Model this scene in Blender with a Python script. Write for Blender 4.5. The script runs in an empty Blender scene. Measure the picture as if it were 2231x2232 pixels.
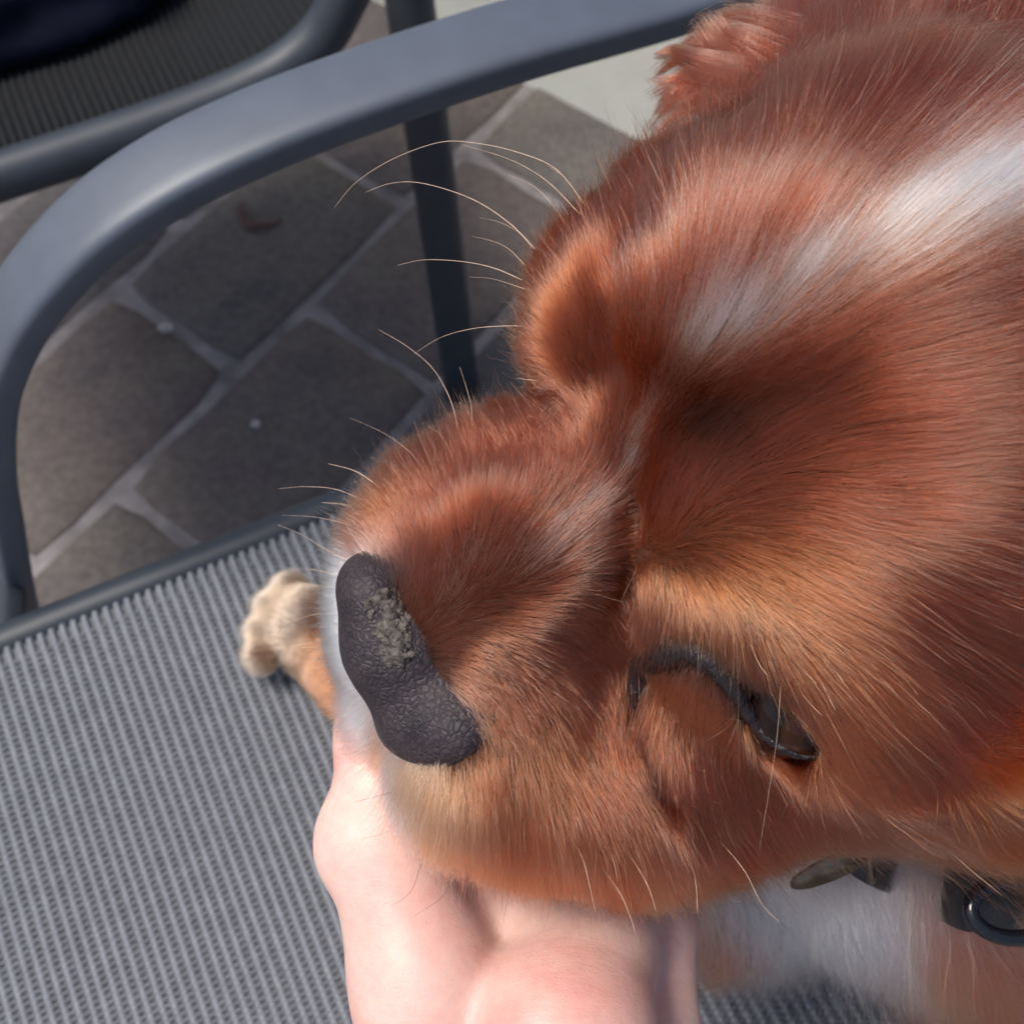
import bpy, bmesh, math, time
import numpy as np
from mathutils import Vector, Matrix
from mathutils.bvhtree import BVHTree
T0 = time.time()
rng = np.random.default_rng(7)
sc = bpy.context.scene
COL = sc.collection

# ------------------------------------------------------------------ camera, sky, sun, exposure
F = 2505.0                         # focal length in photo pixels (photo 2231 x 2232)
CU, CV = 1115.5, 1116.0
PITCH = math.radians(63.0)
CAM = np.array([0.0, 0.0, 0.87])
RIGHT = np.array([1.0, 0.0, 0.0])
UP = np.array([0.0, math.sin(PITCH), math.cos(PITCH)])
FWD = np.array([0.0, math.cos(PITCH), -math.sin(PITCH)])
cam_data = bpy.data.cameras.new('camera')
cam = bpy.data.objects.new('camera', cam_data); COL.objects.link(cam)
cam.matrix_world = Matrix(((RIGHT[0], UP[0], -FWD[0], CAM[0]), (RIGHT[1], UP[1], -FWD[1], CAM[1]),
                           (RIGHT[2], UP[2], -FWD[2], CAM[2]), (0, 0, 0, 1)))
cam_data.sensor_fit = 'HORIZONTAL'; cam_data.sensor_width = 36.0
cam_data.lens = 36.0 * F / 2231.0
cam_data.clip_start = 0.005; cam_data.clip_end = 400.0
cam_data.dof.use_dof = True
cam_data.dof.focus_distance = 0.196
cam_data.dof.aperture_fstop = cam_data.lens / 1.4
sc.camera = cam

SUN_TO = np.array([-0.44, 0.04, 0.90]); SUN_TO /= np.linalg.norm(SUN_TO)
world = bpy.data.worlds.new('World'); sc.world = world; world.use_nodes = True
wn = world.node_tree
bg = wn.nodes['Background']
sky = wn.nodes.new('ShaderNodeTexSky'); sky.sky_type = 'NISHITA'; sky.sun_disc = False
sky.sun_elevation = math.asin(SUN_TO[2]); sky.sun_rotation = math.atan2(SUN_TO[0], SUN_TO[1])
sky.dust_density = 2.5; sky.air_density = 1.0
wn.links.new(sky.outputs[0], bg.inputs[0]); bg.inputs[1].default_value = 0.15
sd = bpy.data.lights.new('sun', 'SUN'); sd.energy = 4.0; sd.angle = math.radians(22.0); sd.color = (1.0, 0.95, 0.88)
sun = bpy.data.objects.new('sun', sd); COL.objects.link(sun)
sun.rotation_euler = Vector((-SUN_TO[0], -SUN_TO[1], -SUN_TO[2])).to_track_quat('-Z', 'Y').to_euler()
sun.location = (-1.5, 2, 4)
vs = sc.view_settings; vs.view_transform = 'Standard'; vs.look = 'None'; vs.exposure = 0.0; vs.gamma = 1.0
cy = sc.cycles
cy.max_bounces = 14; cy.diffuse_bounces = 2; cy.glossy_bounces = 14; cy.transmission_bounces = 14; cy.transparent_max_bounces = 6
cy.use_adaptive_sampling = True; cy.adaptive_threshold = 0.05; cy.adaptive_min_samples = 20
cy.use_denoising = True
sc.render.film_transparent = False
try:
    sc.cycles_curves.shape = 'RIBBONS'
except Exception:
    pass

# ------------------------------------------------------------------ coordinates
def px(u, v, d):
    """photo pixel + depth in mm -> camera-frame mm (x right, y down, z depth)"""
    return np.array([(u - CU) / F * d, (v - CV) / F * d, d], float)
def cw(P):
    """camera-frame mm -> world metres"""
    P = np.asarray(P, float) * 0.001
    return CAM + P[..., 0:1] * RIGHT - P[..., 1:2] * UP + P[..., 2:3] * FWD
def wc(Pw):
    """world metres -> camera-frame mm"""
    q = (np.asarray(Pw, float) - CAM) * 1000.0
    return np.stack([q @ RIGHT, -(q @ UP), q @ FWD], -1)
def wpx(u, v, d): return cw(px(u, v, d))
def raydir(u, v):
    return (u - CU) / F * RIGHT - (v - CV) / F * UP + FWD
def on_z(u, v, z):
    r = raydir(u, v); return CAM + r * ((z - CAM[2]) / r[2])
def on_plane(u, v, p0, n):
    r = raydir(u, v); return CAM + r * (np.dot(p0 - CAM, n) / np.dot(r, n))
def dir_cw(D):
    return D[..., 0:1] * RIGHT - D[..., 1:2] * UP + D[..., 2:3] * FWD

# ------------------------------------------------------------------ object helpers
def link(o, parent=None, label=None, cat=None, group=None, kind=None):
    COL.objects.link(o)
    if parent is not None: o.parent = parent
    if label: o['label'] = label
    if cat: o['category'] = cat
    if group: o['group'] = group
    if kind: o['kind'] = kind
    return o
def empty(name, loc, label, cat, group=None):
    o = bpy.data.objects.new(name, None); o.empty_display_size = 0.02; o.location = [float(x) for x in loc]
    return link(o, None, label, cat, group)
def local(parent, P):
    """children of an unrotated Empty: world -> local"""
    return P if parent is None else np.asarray(P) - np.array(parent.location)
def mesh_obj(name, V, Fc, mat, parent=None, smooth=True, **kw):
    V = local(parent, np.asarray(V, float))
    me = bpy.data.meshes.new(name)
    if isinstance(Fc, np.ndarray):
        n, k = Fc.shape
        me.vertices.add(len(V)); me.vertices.foreach_set('co', V.astype(np.float32).ravel())
        me.loops.add(n * k); me.loops.foreach_set('vertex_index', Fc.astype(np.int32).ravel())
        me.polygons.add(n); me.polygons.foreach_set('loop_start', np.arange(0, n * k, k, dtype=np.int32))
        me.update(calc_edges=True); me.validate()
    else:
        me.from_pydata([tuple(map(float, v)) for v in V], [], Fc); me.update()
    if smooth: me.polygons.foreach_set('use_smooth', np.ones(len(me.polygons), bool))
    if mat: me.materials.append(mat)
    return link(bpy.data.objects.new(name, me), parent, **kw)
def catmull(P, n):
    P = np.asarray(P, float)
    Q = np.vstack([2 * P[0] - P[1], P, 2 * P[-1] - P[-2]])
    out = []
    for i in range(1, len(Q) - 2):
        t = np.linspace(0, 1, n, endpoint=False)[:, None]
        a, b, c, d = Q[i - 1], Q[i], Q[i + 1], Q[i + 2]
        out.append(.5 * (2 * b + (c - a) * t + (2 * a - 5 * b + 4 * c - d) * t ** 2 + (3 * b - a - 3 * c + d) * t ** 3))
    out.append(Q[-2][None]); return np.vstack(out)
def sweep(P, sec, side0, cap=True, scale=None):
    """section points sec (k,2) along path P; side0 = wanted direction of section x axis (const or per point)"""
    P = np.asarray(P, float); n = len(P); k = len(sec)
    tg = np.gradient(P, axis=0); tg /= np.linalg.norm(tg, axis=1)[:, None]
    side = np.broadcast_to(np.asarray(side0, float), P.shape)
    side = side - (side * tg).sum(1)[:, None] * tg; side /= np.linalg.norm(side, axis=1)[:, None]
    up = np.cross(tg, side)
    s = np.ones(n) if scale is None else np.asarray(scale)
    V = P[:, None] + s[:, None, None] * (sec[None, :, 0:1] * side[:, None] + sec[None, :, 1:2] * up[:, None])
    V = V.reshape(-1, 3); fs = []
    for i in range(n - 1):
        for j in range(k):
            a = i * k + j; b = i * k + (j + 1) % k; fs.append((a, b, b + k, a + k))
    if cap:
        fs.append(tuple(range(k - 1, -1, -1))); fs.append(tuple((n - 1) * k + j for j in range(k)))
    return V, fs
def circ(r, k=16, ry=None, e=1.0):
    a = np.linspace(0, 2 * np.pi, k, endpoint=False)
    c, s = np.cos(a), np.sin(a)
    return np.stack([r * np.sign(c) * np.abs(c) ** e, (ry or r) * np.sign(s) * np.abs(s) ** e], 1)

# ------------------------------------------------------------------ materials
def mat(name):
    m = bpy.data.materials.new(name); m.use_nodes = True
    return m, m.node_tree.nodes, m.node_tree.links, m.node_tree.nodes['Principled BSDF']
def noise(N, L, scale, detail=3, rough=.55, vec=None):
    t = N.new('ShaderNodeTexNoise'); t.inputs['Scale'].default_value = scale; t.inputs['Detail'].default_value = detail
    t.inputs['Roughness'].default_value = rough
    if vec is not None: L.new(vec, t.inputs['Vector'])
    return t
def ramp(N, L, fac, stops):
    r = N.new('ShaderNodeValToRGB'); L.new(fac, r.inputs[0])
    while len(r.color_ramp.elements) < len(stops): r.color_ramp.elements.new(0.5)
    for e, (p, c) in zip(r.color_ramp.elements, stops):
        e.position = p; e.color = (*c, 1) if len(c) == 3 else c
    return r
def bump(N, L, h, strength, dist, normal=None):
    b = N.new('ShaderNodeBump'); b.inputs['Strength'].default_value = strength; b.inputs['Distance'].default_value = dist
    L.new(h, b.inputs['Height'])
    if normal is not None: L.new(normal, b.inputs['Normal'])
    return b
def simple(name, col, rough=.5, metal=0., nscale=40., var=.25, bmp=0.0, bscale=300., bdist=.0005, spec=.5):
    m, N, L, b = mat(name)
    g = N.new('ShaderNodeNewGeometry')
    n = noise(N, L, nscale, 4, .6, g.outputs['Position'])
    c = np.array(col)
    r = ramp(N, L, n.outputs[0], [(.3, tuple(c * (1 - var))), (.7, tuple(np.minimum(c * (1 + var), 1)))])
    L.new(r.outputs[0], b.inputs['Base Color'])
    b.inputs['Roughness'].default_value = rough; b.inputs['Metallic'].default_value = metal
    b.inputs['Specular IOR Level'].default_value = spec
    if bmp:
        n2 = noise(N, L, bscale, 3, .6, g.outputs['Position'])
        L.new(bump(N, L, n2.outputs[0], bmp, bdist).outputs[0], b.inputs['Normal'])
    return m
M = {}
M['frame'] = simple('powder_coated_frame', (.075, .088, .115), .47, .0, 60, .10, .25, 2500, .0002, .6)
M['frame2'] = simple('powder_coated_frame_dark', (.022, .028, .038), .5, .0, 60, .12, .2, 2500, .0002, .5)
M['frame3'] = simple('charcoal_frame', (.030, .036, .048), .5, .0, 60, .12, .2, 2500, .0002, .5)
M['yarn'] = simple('grey_sling_yarn', (.175, .185, .208), .6, 0, 180, .14, 0, 300, .0005, .4)
M['yarn_dark'] = simple('dark_sling_yarn', (.105, .11, .122), .6, 0, 180, .2, 0, 300, .0005, .3)
M['yarn2'] = simple('shaded_sling_yarn', (.016, .017, .019), .85, 0, 180, .14, 0, 300, .0005, .12)  # shadow over the neighbouring seat is put into this dark yarn colour
M['navy'] = simple('navy_cloth', (.0028, .004, .014), .95, 0, 50, .3, .4, 1500, .0005, .15)
M['grout'] = simple('joint_sand', (.22, .20, .20), .95, 0, 30, .35, .6, 400, .002, .2)
M['wallm'] = simple('cream_render', (.86, .84, .73), .9, 0, 7, .07, .5, 220, .001, .2)
M['black'] = simple('black_nylon', (.012, .012, .014), .45, 0, 200, .3, .3, 1800, .0003, .5)
M['blackgloss'] = simple('black_glossy_plastic', (.008, .009, .013), .18, 0, 100, .2)
M['tag'] = simple('tarnished_metal_tag', (.16, .14, .10), .32, .9, 260, .45, .4, 500, .0004)
M['crumb'] = simple('pale_crumb', (.42, .39, .37), .9, 0, 300, .2, .5, 900, .001)
M['rust'] = simple('rusty_leaf', (.085, .04, .035), .8, 0, 200, .4, .5, 500, .001)

# paver stone
def paver_mat():
    m, N, L, b = mat('concrete_paver')
    g = N.new('ShaderNodeNewGeometry'); oi = N.new('ShaderNodeObjectInfo')
    n1 = noise(N, L, 14, 5, .6, g.outputs['Position']); n2 = noise(N, L, 130, 4, .65, g.outputs['Position'])
    r1 = ramp(N, L, n1.outputs[0], [(.3, (.096, .087, .090)), (.5, (.128, .110, .106)), (.72, (.136, .125, .110))])
    r2 = ramp(N, L, n2.outputs[0], [(.3, (.70, .70, .70)), (.72, (1.2, 1.2, 1.2))])
    r3 = ramp(N, L, oi.outputs['Random'], [(0, (.80, .86, .95)), (.5, (1.05, .98, .95)), (1, (1.0, 1.02, .98))])
    x = N.new('ShaderNodeMix'); x.data_type = 'RGBA'; x.blend_type = 'MULTIPLY'; x.inputs[0].default_value = 1
    L.new(r1.outputs[0], x.inputs[6]); L.new(r2.outputs[0], x.inputs[7])
    y = N.new('ShaderNodeMix'); y.data_type = 'RGBA'; y.blend_type = 'MULTIPLY'; y.inputs[0].default_value = 1
    L.new(x.outputs[2], y.inputs[6]); L.new(r3.outputs[0], y.inputs[7])
    L.new(y.outputs[2], b.inputs['Base Color']); b.inputs['Roughness'].default_value = .88
    b.inputs['Specular IOR Level'].default_value = .3
    n3 = noise(N, L, 260, 4, .7, g.outputs['Position'])
    L.new(bump(N, L, n3.outputs[0], .5, .0015).outputs[0], b.inputs['Normal'])
    return m
M['paver'] = paver_mat()

def skin_mat():
    m, N, L, b = mat('skin')
    g = N.new('ShaderNodeNewGeometry')
    n1 = noise(N, L, 45, 3, .5, g.outputs['Position']); n2 = noise(N, L, 420, 3, .6, g.outputs['Position'])
    r1 = ramp(N, L, n1.outputs[0], [(.34, (.60, .275, .24)), (.5, (.66, .385, .33)), (.66, (.70, .46, .395))])
    r2 = ramp(N, L, n2.outputs[0], [(.3, (.95, .92, .92)), (.7, (1.02, 1.02, 1.02))])
    x = N.new('ShaderNodeMix'); x.data_type = 'RGBA'; x.blend_type = 'MULTIPLY'; x.inputs[0].default_value = 1
    L.new(r1.outputs[0], x.inputs[6]); L.new(r2.outputs[0], x.inputs[7]); L.new(x.outputs[2], b.inputs['Base Color'])
    b.inputs['Roughness'].default_value = .48; b.inputs['Specular IOR Level'].default_value = .4
    b.inputs['Subsurface Weight'].default_value = .35; b.inputs['Subsurface Radius'].default_value = (1, .35, .2)
    b.inputs['Subsurface Scale'].default_value = .004
    v = N.new('ShaderNodeTexVoronoi'); v.feature = 'DISTANCE_TO_EDGE'; v.inputs['Scale'].default_value = 1150
    L.new(g.outputs['Position'], v.inputs['Vector'])
    b1 = bump(N, L, v.outputs['Distance'], .28, .0003)
    n4 = noise(N, L, 260, 3, .6, g.outputs['Position'])
    b2 = bump(N, L, n4.outputs[0], .14, .0008, b1.outputs[0])
    mp = N.new('ShaderNodeMapping'); mp.inputs['Scale'].default_value = (160, 900, 900); mp.inputs['Rotation'].default_value = (0, 0, .35)
    L.new(g.outputs['Position'], mp.inputs['Vector'])
    n5 = noise(N, L, 1.0, 2, .5, mp.outputs[0])          # fine cross creases of the skin
    L.new(bump(N, L, n5.outputs[0], .20, .0005, b2.outputs[0]).outputs[0], b.inputs['Normal'])
    return m
M['skin'] = skin_mat()

def nose_mat():
    m, N, L, b = mat('nose_leather')
    g = N.new('ShaderNodeNewGeometry')
    v = N.new('ShaderNodeTexVoronoi'); v.feature = 'DISTANCE_TO_EDGE'; v.inputs['Scale'].default_value = 760
    n0 = noise(N, L, 300, 2, .5, g.outputs['Position'])
    mx = N.new('ShaderNodeMix'); mx.data_type = 'RGBA'; mx.blend_type = 'LINEAR_LIGHT'; mx.inputs[0].default_value = .0016
    L.new(g.outputs['Position'], mx.inputs[6]); L.new(n0.outputs['Color'], mx.inputs[7]); L.new(mx.outputs[2], v.inputs['Vector'])
    n1 = noise(N, L, 150, 3, .6, g.outputs['Position'])
    r = ramp(N, L, n1.outputs[0], [(.3, (.024, .019, .023)), (.55, (.042, .032, .037)), (.75, (.066, .047, .046))])
    r2 = ramp(N, L, v.outputs['Distance'], [(.0, (.72, .72, .72)), (.2, (1.05, 1.05, 1.05))])
    x = N.new('ShaderNodeMix'); x.data_type = 'RGBA'; x.blend_type = 'MULTIPLY'; x.inputs[0].default_value = 1
    L.new(r.outputs[0], x.inputs[6]); L.new(r2.outputs[0], x.inputs[7]); L.new(x.outputs[2], b.inputs['Base Color'])
    b.inputs['Roughness'].default_value = .52; b.inputs['Specular IOR Level'].default_value = .25
    rr = ramp(N, L, v.outputs['Distance'], [(0, (0, 0, 0)), (.28, (1, 1, 1))])
    b1 = bump(N, L, rr.outputs[0], .42, .0004)
    n3 = noise(N, L, 2200, 2, .6, g.outputs['Position'])
    L.new(bump(N, L, n3.outputs[0], .25, .0003, b1.outputs[0]).outputs[0], b.inputs['Normal'])
    return m
M['nose'] = nose_mat()
M['crust'] = simple('dry_nose_crust', (.10, .085, .074), .8, 0, 700, .7, .9, 2500, .0005, .3)
M['lid'] = simple('wet_black_eyelid', (.014, .010, .012), .17, 0, 500, .4, .9, 1400, .0005, .35)
M['claw'] = simple('dark_claw', (.03, .025, .025), .3, 0, 300, .3)
M['hide'] = simple('dog_hide', (.055, .019, .010), .85, 0, 90, .3, 0, 300, .0005, .2)

def eye_mat():
    m, N, L, b = mat('dark_brown_eye')
    tc = N.new('ShaderNodeTexCoord')
    gr = N.new('ShaderNodeTexGradient'); gr.gradient_type = 'SPHERICAL'
    mp = N.new('ShaderNodeMapping'); mp.inputs['Location'].default_value = (0, 0, -1.0); mp.inputs['Scale'].default_value = (1, 1, 1)
    L.new(tc.outputs['Object'], mp.inputs['Vector']); L.new(mp.outputs[0], gr.inputs[0])
    r = ramp(N, L, gr.outputs['Fac'], [(.0, (.012, .006, .006)), (.22, (.006, .003, .003)), (.30, (.030, .010, .004)), (.55, (.018, .006, .003)), (.62, (.002, .0015, .0015))])
    L.new(r.outputs[0], b.inputs['Base Color']); b.inputs['Roughness'].default_value = .07
    b.inputs['Specular IOR Level'].default_value = .25
    return m
M['eye'] = eye_mat()

def fur_mat(name, rough=.115, radial=.28, coat=.0):
    m = bpy.data.materials.new(name); m.use_nodes = True
    N, L = m.node_tree.nodes, m.node_tree.links
    N.remove(N['Principled BSDF'])
    h = N.new('ShaderNodeBsdfHairPrincipled'); h.model = 'CHIANG'; h.parametrization = 'COLOR'
    a = N.new('ShaderNodeAttribute'); a.attribute_name = 'fur_colour'
    L.new(a.outputs['Color'], h.inputs['Color'])
    h.inputs['Roughness'].default_value = rough; h.inputs['Radial Roughness'].default_value = radial
    h.inputs['IOR'].default_value = 1.55; h.inputs['Coat'].default_value = coat
    h.inputs['Random Roughness'].default_value = .25
    L.new(h.outputs[0], N['Material Output'].inputs['Surface'])
    return m
M['fur'] = fur_mat('fur')

# ------------------------------------------------------------------ signed distance sculpting
def rotz(a):
    c, s = math.cos(a), math.sin(a); return np.array([[c, -s, 0], [s, c, 0], [0, 0, 1.]])
def rotx(a):
    c, s = math.cos(a), math.sin(a); return np.array([[1, 0, 0], [0, c, -s], [0, s, c]])
def roty(a):
    c, s = math.cos(a), math.sin(a); return np.array([[c, 0, s], [0, 1, 0], [-s, 0, c]])
def smin(a, b, k):
    h = np.clip(.5 + .5 * (b - a) / k, 0, 1); return b + (a - b) * h - k * h * (1 - h)
def smax(a, b, k): return -smin(-a, -b, k)
class Sdf:
    """rectilinear grid in camera-frame mm"""
    def __init__(s, xs, ys, zs):
        s.ax = [np.asarray(a, np.float32) for a in (xs, ys, zs)]
        s.f = np.full([len(a) for a in s.ax], 60.0, np.float32)
    def box(s, lo, hi):
        sl = []
        for a, l, h in zip(s.ax, lo, hi):
            i = max(0, int(np.searchsorted(a, l)) - 1); j = min(len(a), int(np.searchsorted(a, h)) + 1)
            if j <= i: return None
            sl.append(slice(i, j))
        return tuple(sl)
    def _apply(s, lo, hi, fn, k, op):
        sl = s.box(lo, hi)
        if sl is None: return
        x = s.ax[0][sl[0]][:, None, None]; y = s.ax[1][sl[1]][None, :, None]; z = s.ax[2][sl[2]][None, None, :]
        d = fn(x, y, z).astype(np.float32)
        if op == 'add': s.f[sl] = smin(s.f[sl], d, k)
        else: s.f[sl] = smax(s.f[sl], -d, k)
    def ell(s, c, r, R=None, k=4., op='add'):
        c = np.asarray(c, float); r = np.asarray(r, float); R = np.eye(3) if R is None else R
        m = r.max() + k + 14
        def fn(x, y, z):
            X, Y, Z = x - c[0], y - c[1], z - c[2]
            q = [(R[0, i] * X + R[1, i] * Y + R[2, i] * Z) for i in range(3)]
            k0 = np.sqrt(sum((q[i] / r[i]) ** 2 for i in range(3))) + 1e-6
            k1 = np.sqrt(sum((q[i] / r[i] ** 2) ** 2 for i in range(3))) + 1e-6
            return k0 * (k0 - 1) / k1
        s._apply(c - m, c + m, fn, k, op)
    def cap(s, a, b, ra, rb, k=4., op='add'):
        a = np.asarray(a, float); b = np.asarray(b, float); m = max(ra, rb) + k + 14
        ab = b - a; L2 = float(ab @ ab)
        def fn(x, y, z):
            t = np.clip(((x - a[0]) * ab[0] + (y - a[1]) * ab[1] + (z - a[2]) * ab[2]) / L2, 0, 1)
            return np.sqrt((x - a[0] - ab[0] * t) ** 2 + (y - a[1] - ab[1] * t) ** 2 + (z - a[2] - ab[2] * t) ** 2) - (ra + (rb - ra) * t)
        s._apply(np.minimum(a, b) - m, np.maximum(a, b) + m, fn, k, op)
    def chain(s, pts, rs, k=4., kj=3., op='add'):
        for i in range(len(pts) - 1): s.cap(pts[i], pts[i + 1], rs[i], rs[i + 1], k if i == 0 else max(kj, k), op)
    def mesh(s, smooth_it=2):
        f = s.f; X, Y, Z = s.ax
        nx, ny, nz = f.shape
        ins = f < 0
        c = ins[:-1, :-1, :-1].astype(np.int8)
        cnt = sum(ins[i:nx - 1 + i, j:ny - 1 + j, k:nz - 1 + k].astype(np.int8) for i in (0, 1) for j in (0, 1) for k in (0, 1))
        act = (cnt > 0) & (cnt < 8)
        I, J, K = np.nonzero(act)
        idx = np.full(act.shape, -1, np.int64); idx[I, J, K] = np.arange(len(I))
        vals = {(i, j, k): f[I + i, J + j, K + k] for i in (0, 1) for j in (0, 1) for k in (0, 1)}
        acc = np.zeros((len(I), 3)); num = np.zeros(len(I))
        corner = lambda o: np.stack([X[I + o[0]], Y[J + o[1]], Z[K + o[2]]], 1)
        for o in vals:
            for ax in range(3):
                if o[ax]: continue
                p = list(o); p[ax] = 1; p = tuple(p)
                a, b = vals[o], vals[p]
                m = (a < 0) != (b < 0)
                t = np.where(m, a / np.where(m, a - b, 1), 0)
                A, B = corner(o), corner(p)
                acc += np.where(m[:, None], A + (B - A) * t[:, None], 0); num += m
        V = acc / num[:, None]
        faces = []
        for ax in range(3):
            a = [slice(None)] * 3; b = [slice(None)] * 3
            o1, o2 = [q for q in range(3) if q != ax]
            for q in (o1, o2): a[q] = slice(1, -1); b[q] = slice(1, -1)
            a[ax] = slice(0, -1); b[ax] = slice(1, None)
            A, B = ins[tuple(a)], ins[tuple(b)]
            e = np.nonzero(A != B)
            flip = A[e]
            e = list(e); e[o1] = e[o1] + 1; e[o2] = e[o2] + 1
            def cell(d1, d2):
                q = [e[0], e[1], e[2]]; q[o1] = q[o1] - d1; q[o2] = q[o2] - d2
                return idx[q[0], q[1], q[2]]
            q = np.stack([cell(0, 0), cell(1, 0), cell(1, 1), cell(0, 1)], 1)
            # orientation: camera frame is x right, y down, z away (right handed)
            s_ = flip if ax != 1 else ~flip
            q = np.where(s_[:, None], q, q[:, ::-1])
            faces.append(q)
        Fq = np.vstack(faces); Fq = Fq[(Fq >= 0).all(1)]
        for _ in range(smooth_it):
            acc = np.zeros_like(V); n = np.zeros(len(V))
            for i in range(4):
                a, b = Fq[:, i], Fq[:, (i + 1) % 4]
                np.add.at(acc, a, V[b]); np.add.at(n, a, 1); np.add.at(acc, b, V[a]); np.add.at(n, b, 1)
            V = V * .5 + .5 * acc / np.maximum(n, 1)[:, None]
        return V, Fq
def grid(lo, hi, parts):
    """variable spacing: parts = [(upto, step), ...]"""
    a = [lo]
    for upto, st in parts:
        while a[-1] < min(upto, hi) - 1e-6: a.append(a[-1] + st)
    return np.array(a)
def tri(Fq):
    return np.vstack([Fq[:, [0, 1, 2]], Fq[:, [0, 2, 3]]])
def vnormals(V, Fq):
    t = tri(Fq); n = np.cross(V[t[:, 1]] - V[t[:, 0]], V[t[:, 2]] - V[t[:, 0]])
    N = np.zeros_like(V)
    for i in range(3): np.add.at(N, t[:, i], n)
    return N / (np.linalg.norm(N, axis=1)[:, None] + 1e-12)
def blur(A, Fq, it):
    for _ in range(it):
        acc = A * 1.0; n = np.ones(len(A))
        for i in range(4):
            a, b = Fq[:, i], Fq[:, (i + 1) % 4]
            np.add.at(acc, a, A[b]); np.add.at(n, a, 1); np.add.at(acc, b, A[a]); np.add.at(n, b, 1)
        A = acc / (n[:, None] if A.ndim == 2 else n)
    return A
# smooth 3d value noise for grooming
class VNoise:
    def __init__(s, seed, n=32):
        s.g = np.random.default_rng(seed).random((n, n, n)).astype(np.float32) * 2 - 1; s.n = n
    def __call__(s, P, scale):
        q = np.asarray(P) / scale; i = np.floor(q).astype(int); f = q - i; f = f * f * (3 - 2 * f)
        r = 0
        for a in (0, 1):
            for b in (0, 1):
                for c in (0, 1):
                    w = (f[:, 0] if a else 1 - f[:, 0]) * (f[:, 1] if b else 1 - f[:, 1]) * (f[:, 2] if c else 1 - f[:, 2])
                    r = r + w * s.g[(i[:, 0] + a) % s.n, (i[:, 1] + b) % s.n, (i[:, 2] + c) % s.n]
        return r
VN = [VNoise(i) for i in range(6)]
M['whisker'] = simple('whisker', (.46, .32, .23), .35, 0, 800, .25)
M['whisker_dark'] = simple('dark_whisker', (.10, .045, .03), .35, 0, 800, .25)

# ================================================================== setting
# ground sheet and pavers
TH, POX, POY, PL, PW_, POFF = 0.92776, -0.28425 * .87, 0.67219 * .87, .2779 * .87, .1803 * .87, .10357 * .87
pe = np.array([math.cos(TH), math.sin(TH)]); pn = np.array([-math.sin(TH), math.cos(TH)])
gv = [(-80, -80, .002), (80, -80, .002), (80, 80, .002), (-80, 80, .002)]
ground = mesh_obj('ground', gv, [(0, 1, 2, 3)], M['grout'], smooth=False, kind='structure')
def paver_mesh(seed):
    r = np.random.default_rng(seed); bm = bmesh.new()
    hx, hy, g = PL / 2, PW_ / 2, .0050
    # rounded, slightly uneven slab
    nx, ny = 6, 5
    X = np.linspace(-1, 1, nx); Y = np.linspace(-1, 1, ny); vs = {}
    for i, a in enumerate(X):
        for j, b in enumerate(Y):
            edge = (i in (0, nx - 1)) or (j in (0, ny - 1))
            wob = r.normal(0, .0017, 2) if edge else (0, 0)
            if (i in (0, nx - 1)) and (j in (0, ny - 1)): wob = (-np.sign(a) * r.uniform(.001, .006), -np.sign(b) * r.uniform(.001, .006))
            aa = np.sign(a) * abs(a) ** .8; bb = np.sign(b) * abs(b) ** .8
            vs[i, j] = bm.verts.new((aa * (hx - g - .004) + wob[0], bb * (hy - g - .004) + wob[1], .006 + r.normal(0, .0004) - (.0012 if edge else 0)))
    for i in range(nx - 1):
        for j in range(ny - 1): bm.faces.new((vs[i, j], vs[i + 1, j], vs[i + 1, j + 1], vs[i, j + 1]))
    ring = [(i, 0) for i in range(nx)] + [(nx - 1, j) for j in range(1, ny)] + [(i, ny - 1) for i in range(nx - 2, -1, -1)] + [(0, j) for j in range(ny - 2, 0, -1)]
    prev = [vs[q] for q in ring]
    for out, z in ((.0035, .0025), (.0045, -.004)):
        cur = []
        for v, q in zip([vs[q] for q in ring], ring):
            sx = -1 if q[0] == 0 else (1 if q[0] == nx - 1 else 0); sy = -1 if q[1] == 0 else (1 if q[1] == ny - 1 else 0)
            cur.append(bm.verts.new((v.co.x + sx * out, v.co.y + sy * out, z)))
        for k in range(len(ring)):
            k2 = (k + 1) % len(ring); bm.faces.new((prev[k2], prev[k], cur[k], cur[k2]))
        prev = cur
    bm.normal_update(); me = bpy.data.meshes.new('paver'); bm.to_mesh(me); bm.free()
    me.polygons.foreach_set('use_smooth', np.ones(len(me.polygons), bool)); me.materials.append(M['paver'])
    return me
pav_meshes = [paver_mesh(i) for i in range(6)]
wall_a = np.array([-0.1601, 1.0661]); wall_b = np.array([0.1234, 0.8563])
wd = (wall_b - wall_a) / np.linalg.norm(wall_b - wall_a); wn_ = np.array([-wd[1], wd[0]])     # away from camera
if wn_[1] < 0: wn_ = -wn_
prng = np.random.default_rng(3)
for row in range(-7, 8):
    for k in range(-6, 6):
        along = (k + .5) * PL + (POFF if row % 2 else 0)
        acr = (row * 1.0 + .5) * PW_
        c = np.array([POX, POY]) + pe * along + pn * acr
        if (c - wall_a) @ wn_ > PL * .2 or np.linalg.norm(c - np.array([-.05, .5])) > 1.05: continue
        o = bpy.data.objects.new('paver', pav_meshes[prng.integers(6)])
        o.location = (c[0] + prng.normal(0, .0008), c[1] + prng.normal(0, .0008), prng.normal(0, .0008))
        o.rotation_euler = (prng.normal(0, .004), prng.normal(0, .004), TH + prng.normal(0, .004) + (math.pi if prng.random() < .5 else 0))
        link(o, ground)
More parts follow.
